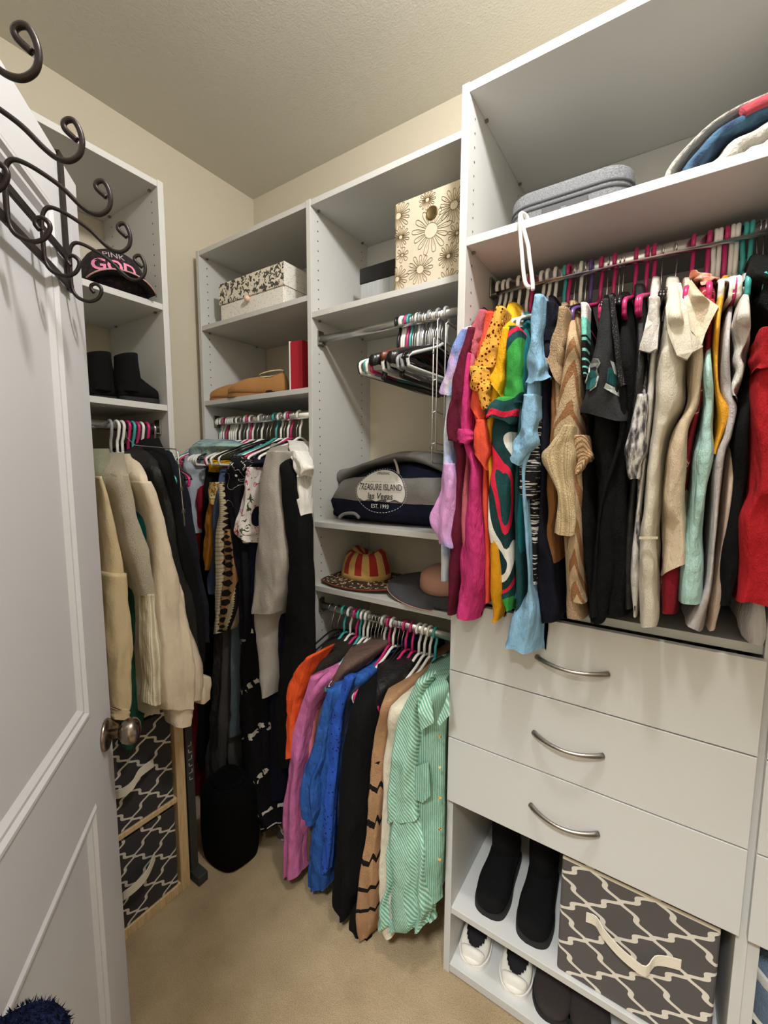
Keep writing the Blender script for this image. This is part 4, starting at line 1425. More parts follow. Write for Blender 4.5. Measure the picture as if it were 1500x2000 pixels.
# the hanger hooked over the front edge of the shelf, carrying the light blue blouse
hp = onY(1020, 400, YR+0.004)
P = [(hp[0]+0.01, YR+0.022, 2.016), (hp[0]+0.006, YR+0.012, 2.026), (hp[0], YR-0.006, 2.022), (hp[0]+0.002, YR-0.012, 1.99), (hp[0]+0.008, YR-0.010, 1.93), (hp[0]+0.016, YR-0.010, 1.875), (hp[0]+0.030, YR-0.02, 1.855)]
P2 = [(hp[0], YR-0.008, 2.020), (hp[0]+0.010, YR-0.013, 1.985), (hp[0]+0.022, YR-0.014, 1.945), (hp[0]+0.024, YR-0.014, 1.930), (hp[0]+0.034, YR-0.014, 1.870), (hp[0]+0.036, YR-0.016, 1.850)]
h = mk('plastic_hanger', *joinVF([tubeVF(smoothpath(P, 4), 0.0045, 7), tubeVF(smoothpath(P2, 4), 0.0045, 7)]), HM['white'], loc=(hp[0], YR, 1.86), smooth=True)
tag(h, 'long white plastic hanger hooked over the shelf edge beside the grey case', 'hanger')


def tiered_rack(name, label, verts, y, arms, back):
    o = thing(name, label, 'hanger', tuple(onY(verts[0][0], verts[0][1], y)))
    for k, (x, y0, y1) in enumerate(verts):
        a, b = onY(x, y0, y), onY(x-2, y1, y)
        b[0] = a[0]
        pts = [(a[0], y+back, a[2]-0.004), (a[0], y+0.01, a[2]), (a[0], y, a[2]-0.008), (b[0], y, b[2]+0.006), (b[0], y+0.008, b[2]), (b[0], y+back*0.6, b[2])]
        mk('frame_wire', *tubeVF(pts, 0.0019, 7), CHROME, o, smooth=True)
    a0 = onY(verts[0][0], verts[0][1], y)[0]
    a1 = onY(verts[1][0], verts[1][1], y)[0]
    zt, zb = onY(verts[0][0], verts[0][1], y)[2], onY(verts[0][0], verts[0][2], y)[2]
    for i in range(arms):
        z = zt+(zb-zt)*(i+0.5)/arms
        mk('swing_arm', *tubeVF(smoothpath([(a0, y, z+0.008), (a0+0.008, y+0.004, z+0.012), (a0+0.012, y+0.05, z+0.008), (a0+0.012, y+0.30, z), (a0+0.012, y+0.33, z+0.012)], 3), 0.0018, 6), CHROME, o, smooth=True)
        mk('collar', *tubeVF([(a0, y, z-0.003), (a0, y, z+0.003)], 0.0034, 8), STEEL, o)
    return o


tiered_rack('trouser_rack', 'chrome tiered trouser hanger at the right of the upper middle rod', [(847, 656, 905), (855, 618, 880), (871, 626, 820)], 0.99, 4, 0.2)

# ================================================================== things on the shelves
def ring_sup(c, ax1, ax2, h1, h2, n=20, p=0.7):
    out = []
    for j in range(n):
        a = 2*math.pi*j/n
        out.append(np.array(c)+np.array(ax1)*h1*sgp(math.cos(a), p)+np.array(ax2)*h2*sgp(math.sin(a), p))
    return out


class Pose:
    def __init__(s, loc, ang, tilt=0.0):
        s.M = Matrix.Translation(loc) @ Matrix.Rotation(ang, 4, 'Z') @ Matrix.Rotation(tilt, 4, 'Y')

    def __call__(s, VF):
        return [tuple(s.M @ Vector(v)) for v in VF[0]], VF[1]


def footVF(L, secs, n=22, p=0.75, k=4):
    """closed loft from heel to toe; secs = (t, half width, bottom, top)"""
    S = smoothpath(secs, k)
    rings = []
    for t, hw, z0, z1 in S:
        c = (L*t, 0, (z0+z1)/2)
        rings.append([(L*t, hw*sgp(math.cos(a), p), (z0+z1)/2+(z1-z0)/2*sgp(math.sin(a), p)) for a in np.linspace(0, 2*math.pi, n, endpoint=False)])
    return loftVF(rings)


def soleVF(L, secs, z0, z1):
    S = smoothpath(secs, 4)
    left = [(L*t, hw+0.003) for t, hw, *_ in S]
    out = left+[(x, -y) for x, y in left[::-1]]
    n = len(out)
    V = [(x, y, z0) for x, y in out]+[(x, y, z1) for x, y in out]
    F = [tuple(range(n))[::-1], tuple(range(n, 2*n))]+[(i, (i+1) % n, n+(i+1) % n, n+i) for i in range(n)]
    return V, F


BOOTM = mat('black_suede', (11, 11, 12), 0.9, bump=[(300, 1.0), (30, 1.0)], var=0.1, bdist=0.002, spec=0.2)
BOOTL = mat('black_leather', (16, 16, 17), 0.4, bump=[(120, 0.6)], var=0.1, bdist=0.001)
RUBBER = mat('black_rubber', (20, 20, 20), 0.8, bump=[(100, 0.5)], bdist=0.001)
SUEDE = mat('tan_suede', (166, 118, 66), 0.9, bump=[(260, 0.8), (40, 0.8)], var=0.15, bdist=0.0015, sheen=0.1)
TANSOLE = mat('tan_sole', (150, 104, 60), 0.8, bump=[(150, 0.5)], var=0.1, bdist=0.001)
LINING = mat('dark_shoe_lining', (34, 32, 34), 0.95, bump=[(200, 0.6)], bdist=0.001)
LEATHERW = mat('white_leather', (226, 222, 212), 0.45, bump=[(180, 0.5), (24, 0.6)], var=0.05, bdist=0.0012)


def low_shoe(name, label, cat, pose, L, W, m, sole, H=0.062, lining=LINING, group=None, extra=None, opening=(0.30, 0.23, 0.17)):
    secs = [(0, 0.30*W, 0.012, 0.6*H), (0.05, 0.55*W, 0.010, 0.95*H), (0.2, 0.72*W, 0.010, H), (0.45, 0.76*W, 0.010, 0.86*H), (0.65, 0.95*W, 0.010, 0.78*H), (0.82, W, 0.010, 0.62*H), (0.93, 0.78*W, 0.010, 0.48*H), (0.98, 0.5*W, 0.011, 0.36*H), (1.0, 0.18*W, 0.014, 0.26*H)]
    o = thing(name, label, cat, tuple(pose.M.translation), group)
    c, a, b = opening
    V, F = footVF(L, secs, 44, 0.75, 9)
    hwo = W*b*3.4
    inside = []
    V2 = []
    for (x, y, z) in V:
        t = x/L
        e = ((t-c)/a)**2+(y/hwo)**2
        up = z > 0.5*float(np.interp(t, [q[0] for q in secs], [q[3] for q in secs]))
        inside.append(up and e < 1.0)
        V2.append((x, y, 0.018+0.25*max(0.0, e-0.75)*z) if inside[-1] else (x, y, z))
    u = mk('upper', *pose((V2, F)), m, o, smooth=True)
    u.data.materials.append(lining)
    for p in u.data.polygons:
        if all(inside[i] for i in p.vertices) or sum(inside[i] for i in p.vertices) >= 2:
            p.material_index = 1
    mk('sole', *pose(soleVF(L, secs, 0.0, 0.014)), sole, o)
    if extra:
        extra(o, pose)
    return o


def boot(name, label, pose, L, W, H, m, sole, group=None, lean=0.0, wide=1.0):
    secs = [(0, 0.5*W, 0.012, 0.075), (0.08, 0.78*W, 0.010, 0.098), (0.28, 0.84*W, 0.010, 0.11), (0.5, 0.86*W, 0.010, 0.09), (0.72, W, 0.010, 0.068), (0.9, 0.88*W, 0.010, 0.054), (0.97, 0.62*W, 0.012, 0.045), (1.0, 0.22*W, 0.016, 0.032)]
    o = thing(name, label, 'boot', tuple(pose.M.translation), group)
    mk('upper', *pose(footVF(L, secs)), m, o, smooth=True)
    rings = []
    for i, z in enumerate(np.linspace(0.035, H, 9)):
        q = i/8
        sx, sy = L*(0.235+0.02*math.sin(q*5))*wide, W*(0.80+0.22*q)*wide
        cx = L*(0.27-0.02*q)+lean*(z-0.05)
        rings.append([(cx+sx*math.cos(a), sy*math.sin(a), z+(0.006*math.cos(a) if i == 8 else 0)) for a in np.linspace(0, 2*math.pi, 22, endpoint=False)])
    last = rings[-1]
    c = np.mean(np.array(last), axis=0)
    for f_, dz in ((0.9, 0.0), (0.86, -0.02), (0.8, -0.07)):
        rings.append([tuple(c+(np.array(p)-c)*f_+np.array([0, 0, dz])) for p in last])
    mk('shaft', *pose(loftVF(rings, False, True)), m, o, smooth=True)
    mk('sole', *pose(soleVF(L, secs, 0.0, 0.018)), sole, o)
    return o


# --- black ankle boots on the left unit
for k, (hx, tx, xx, lab) in enumerate(((176, 262, -1.52, 'black ankle boot nearer the door on the left unit shelf'), (236, 306, -1.46, 'black ankle boot farther from the door on the left unit shelf'))):
    ya, yb_ = onX(hx, 780, xx)[1], onX(tx, 780, xx)[1]
    boot('ankle_boot', lab, Pose((xx-0.02, ya, 1.660), math.radians(78)), (yb_-ya)*1.02, 0.048, 0.150, BOOTM, RUBBER, 'black ankle boots on the left unit', wide=1.25)

# --- black cap with pink lettering on the left unit
cp = onX(222, 545, -1.50)
cap = thing('cap', 'black baseball cap with pink lettering on the left unit', 'cap', (cp[0], cp[1], 1.98))
CAPM = mat('black_printed_cotton', rough=0.9, pat=lambda c: c.ramp(c.noise(70, 3), [(0.45, (22, 18, 20)), (0.58, (60, 36, 44)), (0.66, (24, 20, 22))]), bump=[(500, 0.6)], bdist=0.001)
CAPB = mat('black_cap_twill', (18, 17, 19), 0.9, bump=[(600, 0.5)], bdist=0.0008)
PINKT = mat('pink_embroidery', (240, 140, 178), 0.8, bump=[(500, 0.8)], bdist=0.001)
PINKP = mat('dusty_pink_piping', (196, 150, 146), 0.8, bump=[(400, 0.4)], bdist=0.0006)
GREYT = mat('grey_embroidery', (176, 160, 164), 0.8, bump=[(500, 0.8)], bdist=0.001)
cpose = Pose((cp[0], cp[1], 1.982), math.radians(-14))
rings = []
for q in np.linspace(0, 1, 10):
    a = q*math.pi/2
    r_ = 0.098*math.cos(a)**0.7 if q < 1 else 0.002
    z = 0.015+0.125*math.sin(a)**0.9
    rings.append([(r_*math.cos(b)*1.0, r_*0.98*math.sin(b), z) for b in np.linspace(0, 2*math.pi, 28, endpoint=False)])
crown = mk('crown', *cpose(loftVF(rings)), CAPM, cap, smooth=True)
rows_ = []
for i, u_ in enumerate(np.linspace(-1, 1, 15)):
    col_ = []
    for v_ in np.linspace(0, 1, 6):
        a = u_*1.05
        x0, y0 = 0.096*math.cos(a), 0.096*math.sin(a)
        x1, y1 = 0.150*math.cos(a*0.72)+0.004, 0.108*math.sin(a*0.95)
        col_.append((x0+(x1-x0)*v_, y0+(y1-y0)*v_, 0.046-0.032*u_*u_-0.006*v_))
    rows_.append(col_)
V = [p for c_ in rows_ for p in c_]
F = [(i*6+j, i*6+j+1, (i+1)*6+j+1, (i+1)*6+j) for i in range(14) for j in range(5)]
br = mk('brim', *cpose((V, F)), CAPB, cap, smooth=True)
br.modifiers.new('thick', 'SOLIDIFY').thickness = 0.003
mk('brim_piping', *cpose(tubeVF([c_[-1] for c_ in rows_], 0.0022, 6)), PINKP, cap, smooth=True)
bv = bvh_of([crown])
fwd = np.array([math.cos(math.radians(-14)), math.sin(math.radians(-14)), 0])
sid = np.array([-fwd[1], fwd[0], 0])
def lay_text(txt, size, cx, z, m, parent, bvt, fwd, sid, base, name='lettering', off=0.0012, shear=0, thin=0.0, space=1.0, zdir=(0, 0, 1), sq=1.0):
    V, F = textVF(txt, size, shear, space, thin)
    W_ = [np.array(base)+np.array(fwd)*0.3+np.array(sid)*(v[0]*sq+cx)+np.array(zdir)*(v[1]+z) for v in V]
    W_ = conform(W_, bvt, tuple(-np.array(fwd)), off)
    return mk(name, W_, F, m, parent)
base = np.array([cp[0], cp[1], 1.982])
for txt, sz, z, m_ in (('PINK', 0.026, 0.104, GREYT), ('GOD', 0.050, 0.068, PINKT)):
    lay_text(txt, sz, -0.012, z, m_, cap, bv, fwd, sid, base, thin=0.0012 if sz > 0.03 else 0.0)

# --- tan clogs, red folder and white sheet on the corner unit
for k, (tx, yy, ang, lab) in enumerate(((410, 1.185, 222, 'tan suede clog whose toe points to the left edge of the shelf'), (448, 1.165, 206, 'tan suede clog in front with its heel toward the red binder'))):
    L_ = 0.255
    a_ = math.radians(ang)
    tp = onY(tx, 772, yy)
    def stitch(o, pose, L=L_):
        pts = [(L*(0.27+0.20*math.cos(q)), 0.036*math.sin(q), 0.098-0.010*math.cos(q)) for q in np.linspace(0, 2*math.pi, 26)]
        mk('collar_stitching', *pose(tubeVF(pts, 0.0026, 6)), mat('cream_stitching', (214, 190, 150), 0.9, bump=[(200, 0.5)]), o, smooth=True)
    low_shoe('clog', lab, 'clog', Pose((tp[0]-L_*math.cos(a_), yy-L_*math.sin(a_), 1.740), a_), L_, 0.047, SUEDE, TANSOLE, 0.10, group='tan clogs on the corner unit', extra=stitch, opening=(0.27, 0.19, 0.2))
xr0 = onY(565, 720, 1.215)[0]
zt = onY(566, 668, 1.215)[2]
fo = thing('binder', 'tall red binder with white edge at the right of the corner shelf', 'binder', (xr0+0.02, 1.215, 1.739))
REDP = mat('red_cardboard', (178, 28, 48), 0.6, bump=[(300, 0.3)], var=0.04, bdist=0.0006)
PAPER = mat('white_paper', (232, 230, 224), 0.8, bump=[(300, 0.3)], bdist=0.0004)
box('cover', xr0+0.006, xr0+0.068, 1.215, 1.40, 1.7395, zt, REDP, fo, 0.002)
box('spine_edge', xr0, xr0+0.006, 1.214, 1.40, 1.7395, zt+0.003, PAPER, fo, 0.001)
xg = onY(548, 752, 1.30)[0]
tag(mk('folded_cloth', *latheVF([(0.001, 0), (0.04, 0), (0.05, 0.012), (0.045, 0.03), (0.03, 0.042), (0.001, 0.046)], 20, (xg+0.03, 1.32, 1.7395), 1.0, 0.8), GREYL, loc=(xg+0.03, 1.32, 1.7395), smooth=True), 'small folded pale grey cloth between clogs and red binder', 'cloth')

# --- floral box with a drawer on the corner unit
yb0 = 1.175
L0, R0 = onY(429, 600, yb0), onY(556, 560, yb0)
zt = onY(428, 556, yb0)[2]
zr = onY(556, 510, yb0)[2]
zt = (zt+zr)/2
def p_toile(c):
    n = c.noise(62, 3, dist=0.9)
    return c.mix(n.gt(0.53), lin((226, 218, 200)), lin((72, 70, 62)))
TOILE = mat('floral_toile_paper', rough=0.7, pat=p_toile, bump=[(300, 0.2)])
DOTS = mat('dotted_paper', rough=0.7, pat=lambda c: c.mix(c.voro(150).lt(0.2), lin((230, 226, 216)), lin((120, 112, 100))), bump=[(300, 0.2)])
fb = thing('storage_box', 'cream storage box with black floral band and pink knob', 'box', ((L0[0]+R0[0])/2, yb0, 2.05))
zm = 2.05+(zt-2.05)*0.48
box('box_body', L0[0]+0.004, R0[0]-0.003, yb0+0.006, yb0+0.26, 2.0505, zm+0.02, DOTS, fb, 0.002)
d_ = box('drawer_front', L0[0]+0.008, R0[0]-0.008, yb0, yb0+0.006, 2.054, zm-0.003, DOTS, fb, 0.001)
box('lid', L0[0], R0[0], yb0-0.003, yb0+0.264, zm, zt, TOILE, fb, 0.003)
box('lid_end', R0[0]-0.0005, R0[0]+0.0008, yb0-0.003, yb0+0.264, zm, zt, DOTS, fb)
kx = onY(487, 584, yb0)
mk('knob', *latheVF([(0.001, -0.012), (0.009, -0.010), (0.012, -0.002), (0.010, 0.006), (0.001, 0.010)], 14, (kx[0], yb0-0.012, kx[2])), mat('pink_knob', (226, 190, 170), 0.5, bump=[(90, 0.3)]), fb, smooth=True)

# --- cube bin with daisy print on the middle unit
yc = 1.165
A0, B0 = onY(770, 565, yc), onY(770, 400, yc)
cx0, cz1 = A0[0], B0[2]
cb = thing('fabric_cube', 'cream fabric cube bin printed with outlined daisies', 'storage bin', (cx0+0.145, yc, 1.99))
CANV = mat('cream_canvas', (206, 195, 172), 0.9, bump=[(700, 0.6), (40, 0.5)], var=0.04, bdist=0.001)
INK = mat('brown_ink_print', (140, 120, 88), 0.9, bump=[(300, 0.2)])
CW = -0.466-cx0
V, F = rboxVF(cx0, cx0+CW, yc, yc+0.29, 1.9905, cz1, 0.008, 3, 0.002)
mk('bin_body', V, F, CANV, cb, smooth=False)


def flower(cx, cz, R, r0, npet, seedv, name='printed_flower', lines=1):
    rs = random.Random(seedv)
    parts = []
    def ribbon(pts, wd, closed=False):
        q = [(max(cx0+0.003, min(cx0+CW-0.003, a)), max(1.995, min(cz1-0.003, b))) for a, b in pts]
        q = [p_ for i, p_ in enumerate(q) if i == 0 or abs(p_[0]-q[i-1][0])+abs(p_[1]-q[i-1][1]) > 1e-5]
        if len(q) < 3:
            return
        parts.append(tubeVF([(a, yc-0.0004, b) for a, b in q], wd, 4, False, 0.5))
    a0 = rs.uniform(0, 1)
    for k in range(npet):
        a = 2*math.pi*(k+a0)/npet
        hw = math.pi/npet*0.92
        Rk = R*rs.uniform(0.86, 1.0)
        pts = []
        for s_ in np.linspace(-1, 1, 9):
            rr = r0+(Rk-r0)*(1-abs(s_)**3.0)
            aa = a+hw*s_*(0.5+0.5*(1-abs(s_)**4))
            pts.append((cx+rr*math.cos(aa), cz+rr*math.sin(aa)))
        ribbon(pts, 0.0013)
        for e in range(lines):
            aa = a
            ribbon([(cx+q_*math.cos(aa), cz+q_*math.sin(aa)) for q_ in np.linspace(r0*1.05, r0+(Rk-r0)*0.6, 4)], 0.0006)
    ribbon([(cx+r0*math.cos(a), cz+r0*math.sin(a)) for a in np.linspace(0, 2*math.pi, 17)], 0.0009)
    if parts:
        mk(name, *joinVF(parts), INK, cb)


def fpix(x, y):
    P = onY(x, y, yc)
    return P[0], P[2]


for (x, y, R, r0, n_, sd) in ((842, 450, 0.066, 0.021, 13, 1), (821, 526, 0.045, 0.012, 12, 2), (783, 463, 0.032, 0.006, 12, 3), (786, 498, 0.024, 0.004, 6, 4), (876, 500, 0.034, 0.006, 13, 5), (835, 390, 0.028, 0.006, 12, 6),
                              (778, 422, 0.046, 0.010, 14, 7), (776, 545, 0.040, 0.008, 12, 8), (887, 400, 0.05, 0.012, 14, 9), (893, 455, 0.03, 0.005, 10, 10), (875, 552, 0.04, 0.008, 13, 11)):
    flower(*fpix(x, y), R, r0, n_, sd)
gx, gz = fpix(844, 416)
def yl(prof, n=20):
    return loftVF([[(gx+r*math.cos(a), yc+h, gz+r*math.sin(a)) for a in np.linspace(0, 2*math.pi, n, endpoint=False)] for r, h in prof])
mk('grommet', *yl([(0.019, -0.0008), (0.0185, -0.003), (0.0165, -0.0036), (0.0145, -0.002)]), mat('antique_brass', (120, 104, 70), 0.4, 0.9, bump=[(100, 0.3)]), cb, smooth=True)
mk('grommet_hole_shade', *yl([(0.0155, -0.0010), (0.001, -0.0008)]), DARK, cb)  # flat dark disc, the shade inside the grommet put into its colour

# --- clear box with black lid behind it
ybx = 1.30
q0, q1 = onY(702, 580, ybx), onY(702, 530, ybx)
bx_ = thing('clear_box', 'small clear plastic box with black lid beside the daisy bin', 'box', (q0[0]+0.09, ybx, 1.99))
CLEARP = mat('frosted_plastic', (196, 200, 202), 0.35, trans=0.25, bump=[(40, 0.6)], bdist=0.001)
zmid = onY(702, 556, ybx)[2]
box('tray', q0[0]+0.003, q0[0]+0.16, ybx+0.002, ybx+0.13, 1.9905, zmid, CLEARP, bx_, 0.003)
box('lid', q0[0], q0[0]+0.163, ybx, ybx+0.133, zmid, q1[2]+0.008, HM['black'], bx_, 0.003)
for i in range(7):
    box('rib', q0[0]+0.012+i*0.022, q0[0]+0.016+i*0.022, ybx+0.0005, ybx+0.003, 1.9915, zmid-0.002, CLEARP, bx_)

# --- folded hoodie on the middle unit
yh = 1.175
hood = [(624, 985, 950), (640, 1012, 925), (664, 1016, 918), (690, 1018, 908), (720, 1019, 897), (750, 1020, 893), (780, 1021, 890), (806, 1022, 897), (830, 1023, 910), (848, 1024, 926), (862, 1024, 950)]
hd = thing('hoodie', 'folded navy and grey striped hoodie with round white print', 'hoodie', (onY(740, 1020, yh)[0], yh+0.12, 1.262))
def p_hood(c):
    e = c.z+c.noise(7, 2)*0.02
    # navy hem block, grey stripe, navy upper block
    return c.mix(e.lt(0.082+0.01)+e.gt(0.172), lin((128, 126, 124)), lin((22, 25, 42)))
HOODM = mat('hoodie_fleece', rough=0.95, pat=p_hood, bump=[(400, 0.8), (18, 2.5)], bdist=0.003, spec=0.15)
HGREY = mat('hoodie_heather_grey', (128, 126, 124), 0.95, bump=[(400, 0.8), (18, 2.5)], var=0.08, bdist=0.003, spec=0.15)
HNAVY = mat('hoodie_navy', (22, 25, 42), 0.95, bump=[(400, 0.8), (18, 2.5)], bdist=0.003, spec=0.15)
S = smoothpath([(onY(x, b, yh)[0], 1.2625, max(onY(x, t_, yh)[2], 1.30)-0.022) for x, b, t_ in hood], 4)
rings = []
for i, (x, z0, z1) in enumerate(S):
    e = i/(len(S)-1)
    dp_ = 0.15*math.sin(math.pi*min(max(e, 0.06), 0.94))**0.35
    ring = []
    for a in np.linspace(0, 2*math.pi, 32, endpoint=False):
        y_ = sgp(math.cos(a), 0.6)
        zz = sgp(math.sin(a), 0.65)
        zc = (z0+z1)/2
        bulge = 0.006*math.sin(9*e+2*zz)+0.007*math.sin(zz*7)
        ring.append((x, yh+0.152+y_*(dp_+bulge), max(z0, zc+zz*(z1-z0)/2)))
    rings.append(ring)
hb = mk('folded_body', *loftVF(rings), HOODM, hd, smooth=True)
# the hood, flopped over the top
S2 = smoothpath([(onY(x, b, yh)[0], onY(x, b, yh)[2], onY(x, t_, yh)[2]) for x, b, t_ in ((624, 948, 918), (650, 934, 912), (690, 916, 900), (730, 908, 888), (765, 902, 880), (800, 906, 882), (825, 916, 892), (845, 930, 908))], 4)
rings = []
for i, (x, z0, z1) in enumerate(S2):
    e = i/(len(S2)-1)
    d2 = 0.135*math.sin(math.pi*min(max(e, 0.05), 0.95))**0.4
    rings.append([(x, yh+0.16+d2*sgp(math.cos(a), 0.7), (z0+z1)/2+(z1-z0)/2*sgp(math.sin(a), 0.8)+0.004*math.sin(8*e+a)) for a in np.linspace(0, 2*math.pi, 24, endpoint=False)])
mk('hood', *loftVF(rings), HGREY, hd, smooth=True)
mk('drawstring', *tubeVF(smoothpath([(onY(x, y, yh)[0], yh+d, onY(x, y, yh)[2]) for x, y, d in ((764, 898, 0.02), (772, 905, 0.005), (777, 915, -0.002), (780, 926, -0.004))], 4), 0.0042, 7), mat('grey_cord', (164, 158, 148), 0.9, bump=[(300, 0.8)]), hd, smooth=True)
mk('pocket_edge', *tubeVF(smoothpath([(onY(x, y, yh)[0], yh+0.005, onY(x, y, yh)[2]) for x, y in ((660, 1012), (670, 1004), (690, 1003), (700, 1012))], 4), 0.006, 7), HGREY, hd, smooth=True)
# round print laid on the front
bv = bvh_of([hb])
cc = onY(740, 959, yh)
RW, RH = (onY(789, 959, yh)[0]-onY(691, 959, yh)[0])/2, (onY(740, 917, yh)[2]-onY(740, 1001, yh)[2])/2
PRW = mat('white_screen_print', (232, 232, 228), 0.8, bump=[(400, 0.4)], bdist=0.0006)
PRK = mat('navy_screen_print', (30, 32, 48), 0.85, bump=[(400, 0.4)], bdist=0.0006)
def disc(fn, m, name, off, nr=10, na=44):
    V, F = [], []
    for i in range(nr+1):
        for j in range(na):
            a = 2*math.pi*j/na
            x_, z_ = fn(i/nr, a)
            V.append((cc[0]+x_*RW, yh-0.3, cc[2]+z_*RH))
    F = [(i*na+j, i*na+(j+1) % na, (i+1)*na+(j+1) % na, (i+1)*na+j) for i in range(nr) for j in range(na)]
    mk(name, conform(V, bv, (0, 1, 0), off), F, m, hd)
def wavefn(r, a):
    x_, z_ = r*0.97*math.cos(a), r*0.97*math.sin(a)
    lim = -0.44+0.06*math.sin(x_*13+0.6)
    return x_, max(z_, lim)
disc(wavefn, PRW, 'round_print', 0.0024)
parts = []
for k in range(56):
    a0, a1 = 2*math.pi*k/56, 2*math.pi*(k+0.55)/56
    pts = [(cc[0]+1.02*RW*math.cos(a), yh-0.3, cc[2]+1.02*RH*math.sin(a)) for a in (a0, (a0+a1)/2, a1)]
    parts.append(tubeVF(conform(pts, bv, (0, 1, 0), 0.0016), 0.0008, 4))
mk('dashed_ring', *joinVF(parts), PRW, hd, kind='stuff')
fw, sd_ = np.array([0, -1.0, 0]), np.array([1.0, 0, 0])
bs = np.array([cc[0], yh, cc[2]])
for txt, sz, z, m_, sh_, sq in (('TREASURE ISLAND', 0.030, 0.012, PRK, 0, 0.72), ('las Vegas', 0.030, -0.018, PRK, 0.25, 0.92), ('EST. 1993', 0.019, -0.052, PRW, 0, 0.9), ('ORIGINAL', 0.011, 0.058, PRK, 0, 1.15)):
    lay_text(txt, sz, 0.0, z, m_, hd, bv, fw, sd_, bs, off=0.0050, shear=sh_, sq=sq, thin=0.0002 if sz > 0.025 and sh_ else 0)
for z_ in (0.030, -0.003):
    pts = [(cc[0]+q, yh-0.3, cc[2]+z_) for q in np.linspace(-RW*0.8, RW*0.8, 14)]
    mk('print_rule', *tubeVF(conform(pts, bv, (0, 1, 0), 0.002), 0.0005, 4), PRK, hd)
# beige roll behind the hoodie
rp = onY(690, 898, 1.40)
tag(mk('cloth_roll', *tubeVF([(rp[0]-0.035, 1.40, 1.40), (rp[0]+0.05, 1.40, 1.41)], [0.022, 0.024], 14), fab('beige_roll', (220, 206, 170)), loc=(rp[0], 1.40, 1.38), smooth=True), 'small beige cloth roll poking up behind the folded hoodie', 'cloth')

# --- straw hat with red stripes and stars
hc = onZ(715, 1142, 1.035)
hc[1] = 1.29
hc = onY(715, 1135, 1.29)
hx_, hy_ = hc[0], 1.29
sh_ = thing('straw_hat', 'straw cowboy hat with red striped crown and dark starry brim', 'hat', (hx_, hy_, 1.026))
def p_crown(c):
    a = c.y.atan2(c.x)
    s_ = (a*9.0+0.9).sin().gt(0.0)
    n = c.noise(160, 2)
    col = c.mix(s_, lin((206, 168, 98)), lin((164, 34, 34)))
    col = c.mix((c.noise(300, 2)-0.35).mx(0.0)*0.8, col, lin((90, 50, 24)))
    return c.mix(c.z.lt(0.042), col, lin((200, 164, 96)))
def p_brim(c):
    return c.ramp(c.noise(75, 3), [(0.0, (46, 30, 26)), (0.54, (60, 40, 30)), (0.58, (214, 184, 128)), (0.66, (70, 44, 32))])
CROWNM = mat('striped_straw', rough=0.9, pat=p_crown, bump=[(350, 1.2)], bdist=0.002)
BRIMM = mat('starry_straw', rough=0.9, pat=p_brim, bump=[(350, 1.2)], bdist=0.002)
rings = []
for r_, z in ((0.100, 0.018), (0.098, 0.04), (0.092, 0.075), (0.080, 0.105), (0.062, 0.120), (0.038, 0.108), (0.015, 0.100), (0.002, 0.099)):
    ring = []
    for a in np.linspace(0, 2*math.pi, 36, endpoint=False):
        pin = 1-0.18*max(0, math.cos(a*2))*(z/0.12)*0.4
        ring.append((hx_+r_*1.02*math.cos(a)*pin, hy_+r_*0.84*math.sin(a), 1.0265+z+0.010*math.cos(2*a)*(z > 0.09)*(r_/0.08)+0.006*math.sin(3*a)*(z > 0.07)))
    rings.append(ring)
mk('crown', *loftVF(rings), CROWNM, sh_, smooth=True)
rings = []
for q in np.linspace(0, 1, 7):
    ring = []
    for a in np.linspace(0, 2*math.pi, 44, endpoint=False):
        rx, ry = 0.097+0.118*q, 0.081+0.056*q
        lift = 0.008+0.012*(1-q)+0.016*q*q*(0.5-0.5*math.cos(2*a+math.pi))
        ring.append((hx_+rx*math.cos(a), hy_+ry*math.sin(a), 1.0265+lift))
    rings.append(ring)
b_ = mk('brim', *loftVF(rings, False, False), BRIMM, sh_, smooth=True)
b_.modifiers.new('thick', 'SOLIDIFY').thickness = 0.004
mk('brim_edge', *tubeVF(rings[-1], 0.0034, 6, True), mat('rust_binding', (120, 54, 34), 0.9, bump=[(300, 0.5)]), sh_, smooth=True)

# --- grey sun hat with pink crown leaning in front of it
gc = onY(838, 1138, 1.215)
gx_, gy_ = gc[0]+0.03, 1.268
gh = thing('sun_hat', 'dark grey sun hat with pink crown in front of the straw hat', 'hat', (gx_, gy_, 1.026))
SUNG = mat('charcoal_canvas', (66, 66, 70), 0.9, bump=[(500, 0.7), (30, 0.5)], bdist=0.001)
SUNP = mat('pink_canvas', (186, 140, 124), 0.9, bump=[(500, 0.7), (30, 0.5)], bdist=0.001)
tl = Matrix.Translation((gx_, gy_, 1.062)) @ Matrix.Rotation(math.radians(15), 4, 'X') @ Matrix.Rotation(math.radians(0), 4, 'Y')
rings = []
for q in np.linspace(0, 1, 6):
    rings.append([tuple(tl @ Vector(((0.080+0.085*q)*math.cos(a)-0.035*q, (0.074+0.050*q)*math.sin(a)-0.012*q, 0.010*(1-q)+0.008*math.sin(2*a+0.5)*q))) for a in np.linspace(0, 2*math.pi, 44, endpoint=False)])
b_ = mk('brim', *loftVF(rings, False, False), SUNG, gh, smooth=True)
b_.modifiers.new('thick', 'SOLIDIFY').thickness = 0.003
mk('brim_piping', *tubeVF(rings[-1], 0.0022, 6, True), PINKP, gh, smooth=True)
rr_ = [[tuple(tl @ Vector((r_*math.cos(a), r_*0.92*math.sin(a), z))) for a in np.linspace(0, 2*math.pi, 36, endpoint=False)] for r_, z in ((0.083, 0.008), (0.080, 0.03), (0.074, 0.055), (0.055, 0.068), (0.02, 0.073), (0.002, 0.074))]
cr_ = mk('crown', *loftVF(rr_), SUNP, gh, smooth=True)
